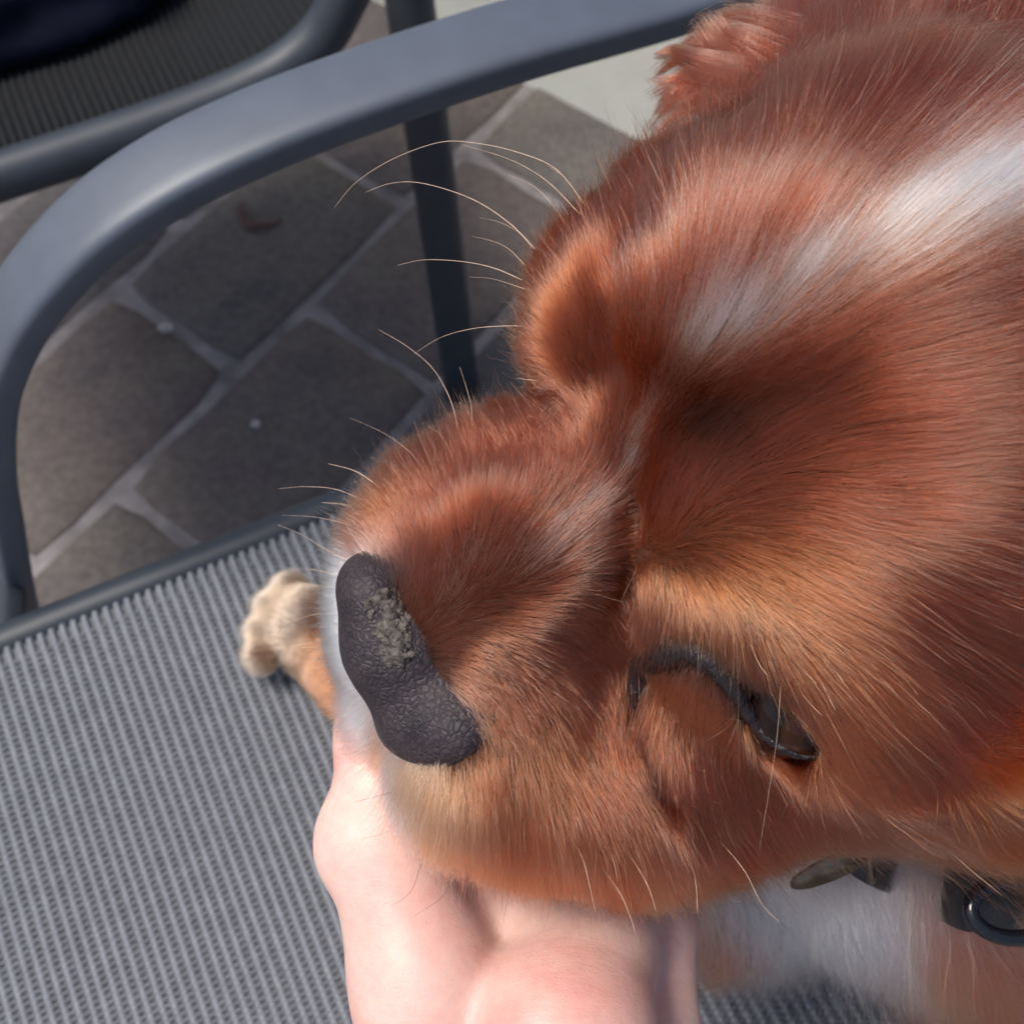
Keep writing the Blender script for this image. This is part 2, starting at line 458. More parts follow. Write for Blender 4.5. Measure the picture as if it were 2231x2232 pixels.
# wall
W0 = wall_a - wd * 1.6; W1 = wall_b + wd * 1.6
def wall_box(z0, z1, off, th):
    P = [W0 + wn_ * off, W1 + wn_ * off, W1 + wn_ * (off + th), W0 + wn_ * (off + th)]
    V = [(*p, z0) for p in P] + [(*p, z1) for p in P]
    return V, [(0, 1, 5, 4), (1, 2, 6, 5), (2, 3, 7, 6), (3, 0, 4, 7), (4, 5, 6, 7), (3, 2, 1, 0)]
wl = empty('wall', (*((W0 + W1) / 2), 0), 'low cream painted wall standing at the edge of the paving', 'wall')
V, f = wall_box(-.003, .42, .006, .2); mesh_obj('wall_face', V, f, M['wallm'], wl, False)
V, f = wall_box(.42, .47, -.015, .24); mesh_obj('coping', V, f, M['wallm'], wl, False)
# debris on the paving
def lump(name, c, r, m, seed, **kw):
    bm = bmesh.new(); bmesh.ops.create_icosphere(bm, subdivisions=2, radius=1)
    g = np.random.default_rng(seed)
    for v in bm.verts:
        s = 1 + g.normal(0, .16); v.co = (v.co.x * r[0] * s, v.co.y * r[1] * s, v.co.z * r[2] * s)
    me = bpy.data.meshes.new(name); bm.to_mesh(me); bm.free(); me.materials.append(m)
    o = bpy.data.objects.new(name, me); o.location = [float(x) for x in c]; return link(o, **kw)
c = on_z(360, 716, .009); lump('pebble', c + [0, 0, .001], (.0065, .0045, .0035), M['crumb'], 1, label='small white pebble lying on a paver by the joint', cat='pebble')
c = on_z(558, 925, .009); lump('crumb', c + [0, 0, .0008], (.004, .004, .0025), M['crumb'], 2, label='tiny pale crumb in the middle of a paver', cat='crumb')
P = catmull([on_z(520, 445, .012), on_z(530, 478, .011), on_z(555, 492, .012), on_z(598, 485, .010), on_z(612, 478, .012)], 5)
V, f = sweep(P, circ(.006, 8, .0012), np.array([0, 1, .2]), scale=np.linspace(.5, 1, len(P)) * np.linspace(1.3, .3, len(P)))
mesh_obj('dead_leaf', V, f, M['rust'], None, label='small curled reddish dead leaf on a paver', cat='leaf')

# ------------------------------------------------------------------ chairs
r0 = on_z(0, 1410, .43); r1 = on_z(740, 1110, .43)
ce = (r1 - r0) / np.linalg.norm(r1 - r0); cn = np.array([-ce[1], ce[0], 0.0]); Z = np.array([0, 0, 1.0])
def cp(a, b, z): return np.array([r0[0], r0[1], 0]) + ce * a + cn * b + Z * z     # chair coordinates
def yarn_panel(a0, a1, b0, b1, zf, per, dot, samp, width, parent, m1, m2, weft=True, wave=.0003):
    """warp ridges run along b, spaced per along a; every yarn real geometry"""
    ka = int((a1 - a0) / per); nb = int((b1 - b0) / samp) + 1
    bs = np.linspace(b0, b1, nb); ang = np.array([0, .25, .5, .75, 1.0]) * math.pi
    g = np.random.default_rng(5)
    Vs, Fs = [], []
    for k in range(ka):
        a = a0 + (k + .5) * per
        ph = bs / dot * 2 * math.pi
        bulge = .5 + .5 * np.cos(ph)
        w = width * (.66 + .48 * bulge); h = wave * .8 + wave * 4.2 * bulge
        da = np.cumsum(g.normal(0, 1e-5, nb)); da -= np.linspace(da[0], da[-1], nb)
        z = zf(a, bs)
        A = a + da[:, None] + np.cos(ang)[None] * w[:, None] / 2
        Hh = z[:, None] + np.sin(ang)[None] * h[:, None]
        P = np.array([r0[0], r0[1], 0]) + A[..., None] * ce + bs[:, None, None] * cn + Hh[..., None] * Z
        base = k * nb * 5
        i = np.arange(nb - 1)[:, None] * 5 + np.arange(4)[None]
        Fs.append((np.stack([i + 1, i, i + 5, i + 6], -1) + base).reshape(-1, 4)); Vs.append(P.reshape(-1, 3))
    mesh_obj('warp_yarn', np.vstack(Vs), np.vstack(Fs), m1, parent, True, kind='stuff')
    if weft:
        nw = int((b1 - b0) / dot) - 2; na = ka * 2 + 1
        As = np.linspace(a0, a0 + ka * per, na); Vs, Fs = [], []
        sec = np.array([[-.5, 0], [-.3, .6], [.3, .6], [.5, 0]])
        for k in range(nw):
            b = (math.floor(b0 / dot) + k + 1.5) * dot
            z = zf(As, np.full(na, b)) - .0002 + .0003 * np.where(np.arange(na) % 2 == 1, 1, 0)
            B = b + sec[None, :, 0] * dot * .7; Hh = z[:, None] + sec[None, :, 1] * .0006
            P = np.array([r0[0], r0[1], 0]) + As[:, None, None] * ce + np.broadcast_to(B, (na, 4))[..., None] * cn + Hh[..., None] * Z
            i = np.arange(na - 1)[:, None] * 4 + np.arange(3)[None]
            Fs.append((np.stack([i, i + 1, i + 5, i + 4], -1) + k * na * 4).reshape(-1, 4)); Vs.append(P.reshape(-1, 3))
        mesh_obj('weft_yarn', np.vstack(Vs), np.vstack(Fs), m2, parent, True, kind='stuff')
    # dark backing the light cannot pass
    na, nb2 = 24, 16
    A = np.linspace(a0, a1, na); B = np.linspace(b0, b1, nb2)
    AA, BB = np.meshgrid(A, B, indexing='ij'); zz = zf(AA, BB) - .0009
    P = np.array([r0[0], r0[1], 0]) + AA[..., None] * ce + BB[..., None] * cn + zz[..., None] * Z
    i = np.arange(na - 1)[:, None] * nb2 + np.arange(nb2 - 1)[None]
    mesh_obj('sling', P.reshape(-1, 3), np.stack([i, i + nb2, i + nb2 + 1, i + 1], -1).reshape(-1, 4), m2, parent)

BW = -.50                                   # near rail offset across the seat
chair = empty('garden_chair', cp(.15, -.25, 0), 'grey garden chair with woven sling seat that the dog sits on', 'chair')
def zseat(a, b):
    a = np.asarray(a, float); b = np.asarray(b, float)
    t = np.clip((b - BW) / (0 - BW), 0, 1)
    return .430 - .016 * np.sin(math.pi * t) ** 1 * 1.0 + 0 * a
yarn_panel(-.10, .36, BW + .0, -.001, zseat, .00455, .00245, .00082, .0027, chair, M['yarn'], M['yarn_dark'])
def tube(name, P, r, parent, m, k=16, n=6, side=Z, ry=None, e=1.0):
    V, f = sweep(catmull(P, n), circ(r, k, ry, e), side); return mesh_obj(name, V, f, m, parent)
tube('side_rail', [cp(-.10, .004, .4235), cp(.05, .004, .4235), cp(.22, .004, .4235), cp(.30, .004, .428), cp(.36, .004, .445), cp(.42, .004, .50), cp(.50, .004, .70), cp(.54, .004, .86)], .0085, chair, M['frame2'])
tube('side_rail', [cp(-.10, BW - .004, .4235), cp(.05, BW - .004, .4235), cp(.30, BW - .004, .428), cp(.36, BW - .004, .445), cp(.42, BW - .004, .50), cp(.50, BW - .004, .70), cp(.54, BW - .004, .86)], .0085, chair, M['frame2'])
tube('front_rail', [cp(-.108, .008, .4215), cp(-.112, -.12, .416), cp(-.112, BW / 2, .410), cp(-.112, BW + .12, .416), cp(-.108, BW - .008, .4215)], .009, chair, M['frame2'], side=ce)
p0 = on_z(520, 303, .600)
armpx = [(1800, -140), (1500, -20), (1098, 95), (751, 211), (520, 303), (347, 390), (197, 497), (72, 633), (8, 752), (-18, 860), (-16, 1000), (2, 1100), (30, 1250), (64, 1380)]
armP = [on_plane(u, v, p0, cn) for u, v in armpx]
armP.append(armP[-1] + (armP[-1] - armP[-2]) * 2.2); e_ = armP[-1].copy(); e_ = e_ + ce * -.10; e_[2] = .006; armP.append(e_)
armP = catmull(armP, 7)
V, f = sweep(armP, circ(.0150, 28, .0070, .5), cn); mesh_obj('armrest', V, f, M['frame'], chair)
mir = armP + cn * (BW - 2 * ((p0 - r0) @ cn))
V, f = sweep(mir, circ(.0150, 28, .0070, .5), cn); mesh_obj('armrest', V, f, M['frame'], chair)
for b in (.047, BW - .047):
    tube('rear_leg', [cp(.50, b, .66), cp(.44, b, .45), cp(.50, b, .22), cp(.56, b, .004)], .012, chair, M['frame'], side=cn)
for b0_, b1_ in ((.004, .047), (BW - .004, BW - .047)):
    tube('bracket', [cp(.0, b0_, .42), cp(.004, (b0_ + b1_) / 2, .415), cp(.006, b1_, .41)], .007, chair, M['frame2'], side=ce)
tube('back_rail', [cp(.54, .004, .86), cp(.545, BW / 2, .88), cp(.54, BW - .004, .86)], .0085, chair, M['frame2'], side=Z)

# neighbouring chair
ch2 = empty('garden_chair', cp(.1, .5, 0), 'grey garden chair behind the armrest with dark cloth on its seat', 'chair')
nb0 = .254; nbw = .50
def zs2(a, b):
    a = np.asarray(a, float); b = np.asarray(b, float)
    t = np.clip((b - nb0) / nbw, 0, 1)
    s = np.clip(a - .175, 0, 1)
    return .4345 - .012 * np.sin(math.pi * t) + s ** 2 * 4.4
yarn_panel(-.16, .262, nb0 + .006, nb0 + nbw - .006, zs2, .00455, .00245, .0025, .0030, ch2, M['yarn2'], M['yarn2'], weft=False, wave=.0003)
rail2 = [(-.17, .43), (.0, .43), (.11, .430), (.167, .432), (.201, .436), (.222, .442), (.240, .453), (.252, .468), (.262, .487), (.285, .56), (.33, .70), (.36, .80)]
for b in (nb0, nb0 + nbw):
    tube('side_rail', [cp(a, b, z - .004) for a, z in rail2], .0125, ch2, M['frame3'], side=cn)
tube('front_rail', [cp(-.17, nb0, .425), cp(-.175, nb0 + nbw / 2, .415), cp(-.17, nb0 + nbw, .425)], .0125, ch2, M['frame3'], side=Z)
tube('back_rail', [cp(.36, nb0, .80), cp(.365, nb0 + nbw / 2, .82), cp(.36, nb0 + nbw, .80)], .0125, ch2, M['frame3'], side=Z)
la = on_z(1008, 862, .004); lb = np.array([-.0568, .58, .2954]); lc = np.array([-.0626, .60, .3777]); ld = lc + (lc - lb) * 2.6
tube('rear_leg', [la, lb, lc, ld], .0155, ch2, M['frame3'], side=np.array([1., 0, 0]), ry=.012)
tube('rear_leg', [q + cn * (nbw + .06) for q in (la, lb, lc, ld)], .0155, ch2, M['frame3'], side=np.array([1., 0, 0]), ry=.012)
tube('bracket', [lc + Z * .045, cp(.255, nb0, .472)], .008, ch2, M['frame3'], side=Z)
tube('bracket', [lc + Z * .045 + cn * (nbw + .06), cp(.255, nb0 + nbw, .472)], .008, ch2, M['frame3'], side=Z)
for b in (nb0 - .03, nb0 + nbw + .03):
    tube('armrest', [cp(.30, b, .66), cp(.12, b, .655), cp(-.02, b, .645), cp(-.09, b, .61), cp(-.13, b, .52), cp(-.16, b, .36), cp(-.20, b, .004)], .0150, ch2, M['frame3'], 24, side=cn, ry=.007, e=.72)
    tube('bracket', [cp(-.145, b, .425), cp(-.145, nb0 if b < nb0 + .2 else nb0 + nbw, .425)], .008, ch2, M['frame3'], side=Z)
# dark cloth heaped on the neighbouring seat
def cloth():
    S = Sdf(np.arange(-170, 170, 5.), np.arange(-130, 130, 5.), np.arange(-30, 90, 5.))
    S.ell((0, 10, 2), (115, 66, 22), rotz(.25), 10); S.ell((-70, 10, 4), (80, 66, 28), None, 12); S.ell((60, 40, 2), (80, 55, 20), None, 12)
    S.cap((-100, -40, 20), (40, -30, 26), 14, 9, 10); S.cap((-90, 0, 34), (60, 20, 30), 10, 8, 8); S.cap((60, -30, 10), (95, 30, 14), 10, 8, 8)
    V, Fq = S.mesh(2)
    n = VN[0](V, 40.) * 7 + VN[1](V, 16.) * 2.6; Nn = vnormals(V, Fq); V = V + Nn * n[:, None]
    V[:, 2] = np.maximum(V[:, 2], 0)
    return V * .001, Fq
Vc, Fq = cloth()
cc_ = on_z(85, -55, .44); ang = math.atan2(ce[1], ce[0])
Rz = rotz(ang); Vw = Vc @ Rz.T + np.array([cc_[0], cc_[1], .4345]);
Vw[:, 2] += 0.0
mesh_obj('jacket', Vw, Fq[:, ::-1], M['navy'], None, label='dark navy cloth garment heaped on the seat of the other chair', cat='garment')

# ================================================================== the dog
xs = grid(-190, 330, [(-122, 4.5), (-62, 2.0), (128, 1.45), (400, 4.5)])
ys = grid(-150, 260, [(-92, 4.5), (78, 1.45), (400, 4.5)])
zs = grid(140, 520, [(262, 1.45), (436, 4.5), (480, 2.0), (600, 4.5)])
D = Sdf(xs, ys, zs)
deg = math.radians
# --- skull and neck
D.ell(px(1975, 960, 226), (60, 66, 62), rotz(deg(10)), 6)
D.ell(px(2230, 560, 247), (64, 62, 62), None, 14)
D.ell(px(2280, 1250, 230), (58, 50, 60), None, 14)
D.cap(px(2250, 900, 290), wc(np.array([.17, .10, .56])), 62, 72, 25)    # neck
D.ell(px(1655, 660, 213), (18, 33, 40), rotz(deg(22)), 9); D.ell(px(1800, 720, 214), (30, 34, 42), None, 14)              # forehead, midline ridge
D.cap(px(1450, 880, 194), px(1528, 725, 182), 5.5, 8.5, 7); D.cap(px(1528, 725, 182), px(1640, 620, 186), 8.5, 14, 10); D.cap(px(1640, 620, 186), px(2000, 520, 191), 14, 24, 16)
# --- brows
D.ell(px(1318, 668, 210), (10.5, 14.5, 20), rotz(deg(4)), 9); D.ell(px(1445, 545, 221), (10, 11, 22), None, 9)                # far brow
D.ell(px(1300, 800, 213), (8.5, 11, 18), None, 9)
D.ell(px(1540, 560, 222), (13, 16, 26), None, 10)
D.ell(px(1745, 1330, 206), (38, 27, 30), rotz(deg(38)), 16)             # near brow
D.ell(px(1880, 1490, 206), (30, 18, 26), rotz(deg(38)), 12)
D.ell(px(1560, 1210, 204), (17, 19, 18), None, 9)
# --- muzzle
ax = deg(142)
D.ell(px(1165, 1350, 229), (27, 24, 26), rotz(ax), 10)
D.ell(px(1190, 1490, 229), (25, 24, 28), rotz(deg(20)), 10)             # near side of the muzzle
D.cap(px(1340, 1030, 206), px(1180, 1190, 206.5), 8, 12, 10)            # bridge
D.cap(px(1180, 1190, 206.5), px(1005, 1345, 216.5), 12, 10.5, 12); D.cap(px(985, 1315, 215), px(1068, 1490, 215.5), 8, 8, 9)
D.ell(px(945, 1165, 231), (18, 12.5, 18), rotz(deg(-35)), 8)            # far lip pad
D.ell(px(1040, 1085, 227), (17, 9, 15), rotz(deg(-20)), 10)
D.ell(px(1075, 1180, 223), (24, 14, 18), rotz(deg(-38)), 10)
D.ell(px(1180, 1010, 220), (13, 8, 13), rotz(deg(-10)), 9)
D.ell(px(1075, 1640, 223), (19, 20, 20), rotz(deg(20)), 8)              # near lip pad
D.ell(px(1235, 1700, 222), (27, 16, 21), rotz(deg(22)), 9)
D.ell(px(1400, 1725, 221), (26, 13, 21), rotz(deg(5)), 9)
D.ell(px(888, 1420, 236), (12, 22, 20), rotz(deg(-25)), 6)              # front lip and chin
D.ell(px(930, 1560, 240), (15, 14, 16), None, 6)
D.ell(px(1180, 1560, 250), (36, 30, 18), rotz(deg(20)), 8)              # lower jaw
# --- cheeks
D.ell(px(1485, 1585, 214), (17, 16, 18), rotz(deg(25)), 7)              # under the eye
D.ell(px(1640, 1655, 221), (32, 12, 21), rotz(deg(2)), 9)
D.ell(px(1890, 1530, 226), (40, 11, 24), rotz(deg(-3)), 9)
D.ell(px(2190, 1590, 216), (36, 12, 22), rotz(deg(8)), 6)               # near ear root
D.cap(px(2290, 1630, 222), px(2480, 1800, 250), 15, 20, 8)
# --- far ear
D.ell(px(1850, 300, 258), (22, 28, 16), rotz(deg(25)), 10)
D.ell(px(1770, 390, 254), (13, 22, 12), rotz(deg(18)), 9)
D.ell(px(1990, 150, 268), (34, 28, 24), None, 12)
# --- creases of the face
def crease(pts, r, k):
    for i in range(len(pts) - 1): D.cap(px(*pts[i]), px(*pts[i + 1]), r, r, k, op='sub')
crease([(1405, 1000, 191), (1380, 1130, 194), (1375, 1290, 196), (1390, 1400, 198)], .9, 7)
D.cap(px(1400, 975, 204), px(1570, 915, 193), 10, 10, 8)                # soften the stop
D.cap(px(1360, 1150, 208), px(1370, 1330, 210), 9, 9, 6)
crease([(1330, 1480, 200), (1440, 1700, 203), (1560, 1740, 204)], 1.0, 7)
crease([(1950, 1690, 192), (2060, 1620, 184), (2231, 1560, 180)], 2.0, 7)
# --- eye socket
EYE = px(1738, 1528, 190.8); ER = 9.8
D.ell(EYE, (ER + .35,) * 3, None, 1.0, op='sub')
SL = [(1618, 1484, 184), (1662, 1532, 182.0), (1708, 1576, 180.5), (1745, 1608, 179.5), (1775, 1636, 178.5)]
for i in range(4): D.cap(px(*SL[i]), px(*SL[i + 1]), [1.3, 2.3, 2.4, 1.8][i], [2.3, 2.4, 1.8, .8][i], 1.0, op='sub')
# --- body, chest and legs (placed in the world, on the chair)
def W(*p): return wc(np.array(p, float))
D.ell(W(.235, .12, .545), (100, 85, 95), None, 30)
D.ell(W(.125, .075, .565), (52, 50, 62), None, 30)
D.ell(W(.34, .13, .52), (105, 95, 85), None, 30)
seat_z = .419
legR = [W(.13, .09, .53), W(.075, .060, .478), W(.02, .082, .455), W(-.035, .115, .4425), W(-.070, .150, .440)]
D.chain(legR, [26, 19, 15, 11.5, 12], 12)
PAW = W(-.081, .166, .4395)
D.ell(PAW, (16, 17, 12), None, 8)
pd = np.array([-.96, .28, 0]); ps = np.array([.28, .96, 0])
toes = []
for k, s in enumerate((-15., -5.2, 5.2, 15.)):
    tw = np.array([-.081, .166, .4385]) + pd * (.0190 - abs(s) * .00035) + ps * s * .001
    toes.append(tw); D.ell(wc(tw + [0, 0, .001]), (7.6, 6.0, 6.8), rotz(deg(8)), 1.6)
legL = [W(.165, .035, .53), W(.150, .012, .475), W(.148, -.03, .452), W(.135, -.085, .440)]
D.chain(legL, [27, 20, 15, 13], 12)
D.ell(W(.128, -.105, .438), (19, 19, 14), None, 8)
DV, DF = D.mesh(3)
DN = vnormals(DV, DF)
if (DN * (DV - px(1965, 830, 300))).sum(1).mean() < 0: DF = DF[:, ::-1].copy(); DN = -DN
dog = empty('dog', (.16, .08, .425), 'chestnut brown and white spaniel resting its chin on a hand', 'dog')
DW = cw(DV)
# the hide sits a little below the fur roots
body = mesh_obj('body', DW, DF, M['hide'], dog)
bvh = BVHTree.FromPolygons([tuple(p) for p in DW], [tuple(q) for q in DF.tolist()])
def hit(u, v, back=0.0):
    r = raydir(u, v); loc, nrm, i, d = bvh.ray_cast(Vector(CAM), Vector(r).normalized())
    if loc is None: return None
    l = np.array(loc); return l + np.array(nrm) * back
def hitn(u, v):
    r = raydir(u, v); loc, nrm, i, d = bvh.ray_cast(Vector(CAM), Vector(r).normalized())
    return (None, None) if loc is None else (np.array(loc), np.array(nrm))

# ------------------------------------------------------------------ nose
def build_nose():
    ns = .55
    c0 = px(905, 1430, 216)
    S = Sdf(np.arange(c0[0] - 24, c0[0] + 24, ns), np.arange(c0[1] - 27, c0[1] + 27, ns), np.arange(c0[2] - 18, c0[2] + 18, ns))
    S.ell(px(825, 1310, 214), (7.2, 9.0, 10), rotz(deg(-14)), 3)
    S.ell(px(855, 1430, 213.5), (9.0, 11.5, 10.5), rotz(deg(-30)), 4)
    S.ell(px(930, 1555, 214.5), (10.0, 8.6, 11), rotz(deg(-20)), 4)
    S.ell(px(1000, 1590, 215.5), (7.5, 5.0, 9), rotz(deg(-30)), 4)
    S.ell(px(900, 1440, 215.5), (8, 12, 10.5), rotz(deg(-33)), 4)
    S.ell(px(945, 1530, 215.5), (8, 8, 10), None, 4)
    S.ell(px(800, 1272, 217), (4.8, 4.6, 9), None, 4)
    S.ell(px(848, 1272, 216.5), (5.5, 4.5, 8), None, 4)
    S.ell(px(912, 1400, 214.5), (6.5, 9, 9.5), rotz(deg(-25)), 5)
    S.ell(px(1022, 1588, 209.0), (6.5, 4.8, 8), rotz(deg(-35)), 4)
    S.ell(px(1000, 1578, 210.0), (8.6, 6.4, 9), rotz(deg(-40)), 5)
    S.ell(px(985, 1515, 213.5), (7.5, 7.0, 9), rotz(deg(-40)), 5)
    # nostril slits at the rim
    S.cap(px(800, 1555, 214), px(850, 1600, 218), 1.5, 1.9, 2.2, op='sub')
    S.cap(px(772, 1500, 215), px(800, 1555, 214), .3, 1.3, 1.6, op='sub')
    V, Fq = S.mesh(2)
    V = V + vnormals(V, Fq) * (VN[2](V, 6.) * .28 + VN[3](V, 2.6) * .10)[:, None]
    return V, Fq
NV, NF = build_nose()
if (vnormals(NV, NF) * (NV - NV.mean(0))).sum(1).mean() < 0: NF = NF[:, ::-1].copy()
nose = mesh_obj('nose', cw(NV), NF, M['nose'], dog)
nbvh = BVHTree.FromPolygons([tuple(p) for p in cw(NV)], [tuple(q) for q in NF.tolist()])
def nhit(u, v):
    loc, nrm, i, d = nbvh.ray_cast(Vector(CAM), Vector(raydir(u, v)).normalized())
    return (None, None) if loc is None else (np.array(loc), np.array(nrm))
# dry crusty patch on the nose: many little flakes
bm = bmesh.new(); g = np.random.default_rng(11)
for k in range(420):
    t = g.random(); s = np.clip(g.normal(0, .45), -1.1, 1.1)
    cu = 826 + 42 * t + 14 * math.sin(t * 3) + s * 36; cv_ = 1298 + 150 * t - s * 20
    if VN[0](np.array([[cu, cv_, 0.]]), 26.)[0] < -.35: continue
    l, n = nhit(cu, cv_)
    if l is None: continue
    r_ = g.uniform(.0004, .0011) * (1 - .4 * abs(s))
    q = Vector(n).to_track_quat('Z', 'Y').to_matrix().to_4x4()
    ret = bmesh.ops.create_icosphere(bm, subdivisions=1, radius=1.0)
    mt = Matrix.Translation(Vector(l)) @ q @ Matrix.Rotation(g.uniform(0, 6.28), 4, 'Z') @ Matrix.Diagonal((r_ * g.uniform(.7, 1.9), r_, r_ * g.uniform(.25, .5), 1))
    for v in ret['verts']:
        j = 1 + g.normal(0, .18); v.co = mt @ (v.co * j)
me = bpy.data.meshes.new('crust'); bm.to_mesh(me); bm.free(); me.materials.append(M['crust'])
me.transform(Matrix.Translation(-Vector(dog.location)))
me.polygons.foreach_set('use_smooth', np.ones(len(me.polygons), bool))
cr = bpy.data.objects.new('crust', me); link(cr, nose, label='dry cracked yellow-grey crust on the nose')

# ------------------------------------------------------------------ eye and lids
bm = bmesh.new(); bmesh.ops.create_uvsphere(bm, u_segments=48, v_segments=32, radius=1.0)
for v in bm.verts:                                   # slight corneal bulge towards +z
    a = v.co.z
    if a > .72: v.co *= 1 + .10 * ((a - .72) / .28) ** 1.2
me = bpy.data.meshes.new('eye'); bm.to_mesh(me); bm.free(); me.materials.append(M['eye'])
me.polygons.foreach_set('use_smooth', np.ones(len(me.polygons), bool))
eye = bpy.data.objects.new('eye', me)
ew = cw(EYE); eye.location = [float(x) for x in ew - np.array(dog.location)]; eye.scale = (ER * .001,) * 3
gz = dir_cw(np.array([.28, .42, -.86])); eye.rotation_euler = Vector(gz).to_track_quat('Z', 'Y').to_euler()
link(eye, dog)
ebvh = BVHTree.FromPolygons([tuple(ew + np.array(v.co) * 0 + np.array((eye.rotation_euler.to_matrix() @ v.co)) * ER * .001) for v in me.vertices], [tuple(p.vertices) for p in me.polygons])
def surf(u, v):
    """nearest of hide and eyeball along the pixel ray, at design time only"""
    d = Vector(raydir(u, v)).normalized()
    a = bvh.ray_cast(Vector(CAM), d); b = ebvh.ray_cast(Vector(CAM), d)
    c = [q for q in (a, b) if q[0] is not None]
    q = min(c, key=lambda q: q[3]); return np.array(q[0]), np.array(q[1])
def lid(name, pts, rad, seed, lift=.0):
    P = np.array([surf(u, v)[0] for u, v in pts]); P = catmull(P, 6)
    for _ in range(2): P[1:-1] = (P[:-2] + 2 * P[1:-1] + P[2:]) / 4
    P = P + (CAM - P) / np.linalg.norm(CAM - P, axis=1)[:, None] * lift
    R = np.interp(np.linspace(0, 1, len(P)), np.linspace(0, 1, len(rad)), rad)
    V, f = sweep(P, circ(1.0, 12), FWD, scale=R)
    g = np.random.default_rng(seed)
    V = V + g.normal(0, .00010, V.shape)
    return mesh_obj(name, V, f, M['lid'], dog)
lid('eyelid', [(1384, 1545), (1388, 1500), (1408, 1455), (1448, 1424), (1500, 1412), (1548, 1436), (1588, 1480), (1618, 1535), (1655, 1588), (1700, 1626), (1745, 1645), (1785, 1652)], [.0007, .0019, .0028, .0029, .0027, .0025, .0021, .0014, .0011, .0010, .0009, .0004], 1, -.0008)
# claws
for k, tw in enumerate(toes):
    a = tw + pd * .0040 + np.array([0, 0, .0]); P = catmull([a, a + pd * .003 + [0, 0, .0004], a + pd * .0048 - [0, 0, .0015]], 5)
    V, f = sweep(P, circ(.0018, 8), ps, scale=np.linspace(1, .25, len(P))); mesh_obj('claw', V, f, M['claw'], dog)

# ================================================================== hand
def build_hand():
    a = px(700, 1400, 250); 
    S = Sdf(grid(-62, 75, [(40, 1.3), (80, 2.6)]), grid(20, 330, [(112, 1.3), (400, 5.0)]), grid(195, 330, [(272, 1.3), (400, 4.0)]))
    # thumb
    th = [px(985, 2480, 224), px(925, 2130, 231), px(838, 1845, 236), px(840, 1600, 244), px(890, 1440, 248)]
    S.chain(th, [17, 14.6, 11.6, 10.2, 8.8], 4)
    S.ell(px(756, 1832, 234), (5.6, 8, 6), None, 7)
    # index finger side and knuckle
    ix = [px(1215, 2560, 220), px(1228, 2265, 223), px(1278, 2060, 240), px(1300, 1940, 254), px(1300, 1800, 268), px(1230, 1620, 280)]
    S.chain(ix, [20.5, 17.6, 14.2, 12.5, 10.5, 9], 5, 5)
    # middle, ring, little finger
    S.chain([px(1330, 2560, 244), px(1425, 2230, 247), px(1430, 2010, 256), px(1410, 1800, 270), px(1300, 1640, 278)], [15, 9.4, 8.8, 8.6, 8], .8)
    S.chain([px(1330, 2560, 258), px(1390, 2240, 262), px(1400, 2040, 268), px(1360, 1840, 278), px(1260, 1700, 286)], [14, 10, 9, 8.5, 7.5], 2)
    S.chain([px(1300, 2560, 270), px(1340, 2260, 276), px(1340, 2080, 281), px(1290, 1920, 290)], [13, 9, 8, 7], 2)
    # web and palm
    S.ell(px(1080, 2020, 249), (22, 24, 12), rotz(deg(-20)), 8)
    S.ell(px(1100, 2420, 238), (26, 24, 16), None, 8)
    S.ell(px(1180, 2700, 246), (36, 42, 20), None, 16)
    S.cap(px(1180, 3000, 250), wc(np.array([.03, -.34, .62])), 27, 36, 16)
    V, Fq = S.mesh(3)
    return V, Fq
HV, HF = build_hand()
if (vnormals(HV, HF) * (HV - HV.mean(0))).sum(1).mean() < 0: HF = HF[:, ::-1].copy()
person = empty('person', (0.0, -.30, .62), 'pale bare hand reaching in to cup the chin of the dog', 'hand')
mesh_obj('hand', cw(HV), HF, M['skin'], person)

# ================================================================== collar
collar = empty('dog_collar', wpx(2080, 1960, 270), 'black dog collar with a tarnished tag at the white chest', 'collar')
cpts = [wpx(1700, 1760, 262), wpx(1900, 1850, 250), wpx(2010, 1905, 274), wpx(2100, 1950, 238), wpx(2230, 1975, 236), wpx(2420, 1900, 240), wpx(2600, 1650, 262), wpx(2620, 1300, 300)]
V, f = sweep(catmull(cpts, 8), circ(.0075, 16, .0014, .6), UP * .9 - FWD * .3); mesh_obj('band', V, f, M['black'], collar)
def ring(name, c, r1, r2, t, nrm, m, parent, squash=1.0, rot=0):
    q = Vector(nrm).to_track_quat('Z', 'Y').to_matrix(); a = np.linspace(0, 2 * np.pi, 41)[:-1]
    L_ = np.stack([np.cos(a + rot) * r1, np.sin(a + rot) * r2, 0 * a], 1)
    P = np.array([np.array(q @ Vector(p)) for p in L_]) + c
    k = 10; V = []; tg = np.roll(P, -1, 0) - np.roll(P, 1, 0); tg /= np.linalg.norm(tg, axis=1)[:, None]
    nn = np.array(q @ Vector((0, 0, 1)))
    for i in range(40):
        b = np.cross(tg[i], nn)
        for j in range(k):
            w = 2 * np.pi * j / k; V.append(P[i] + t * (math.cos(w) * b + math.sin(w) * nn))
    fs = [(i * k + j, i * k + (j + 1) % k, ((i + 1) % 40) * k + (j + 1) % k, ((i + 1) % 40) * k + j) for i in range(40) for j in range(k)]
    return mesh_obj(name, V, fs, m, parent)
ring('buckle', wpx(2205, 1985, 228), .0082, .0052, .0016, -FWD + UP * .3, M['blackgloss'], collar)
ring('tag_ring', wpx(1900, 1872, 235), .0045, .0045, .0007, -FWD * .4 + RIGHT, M['tag'], collar)
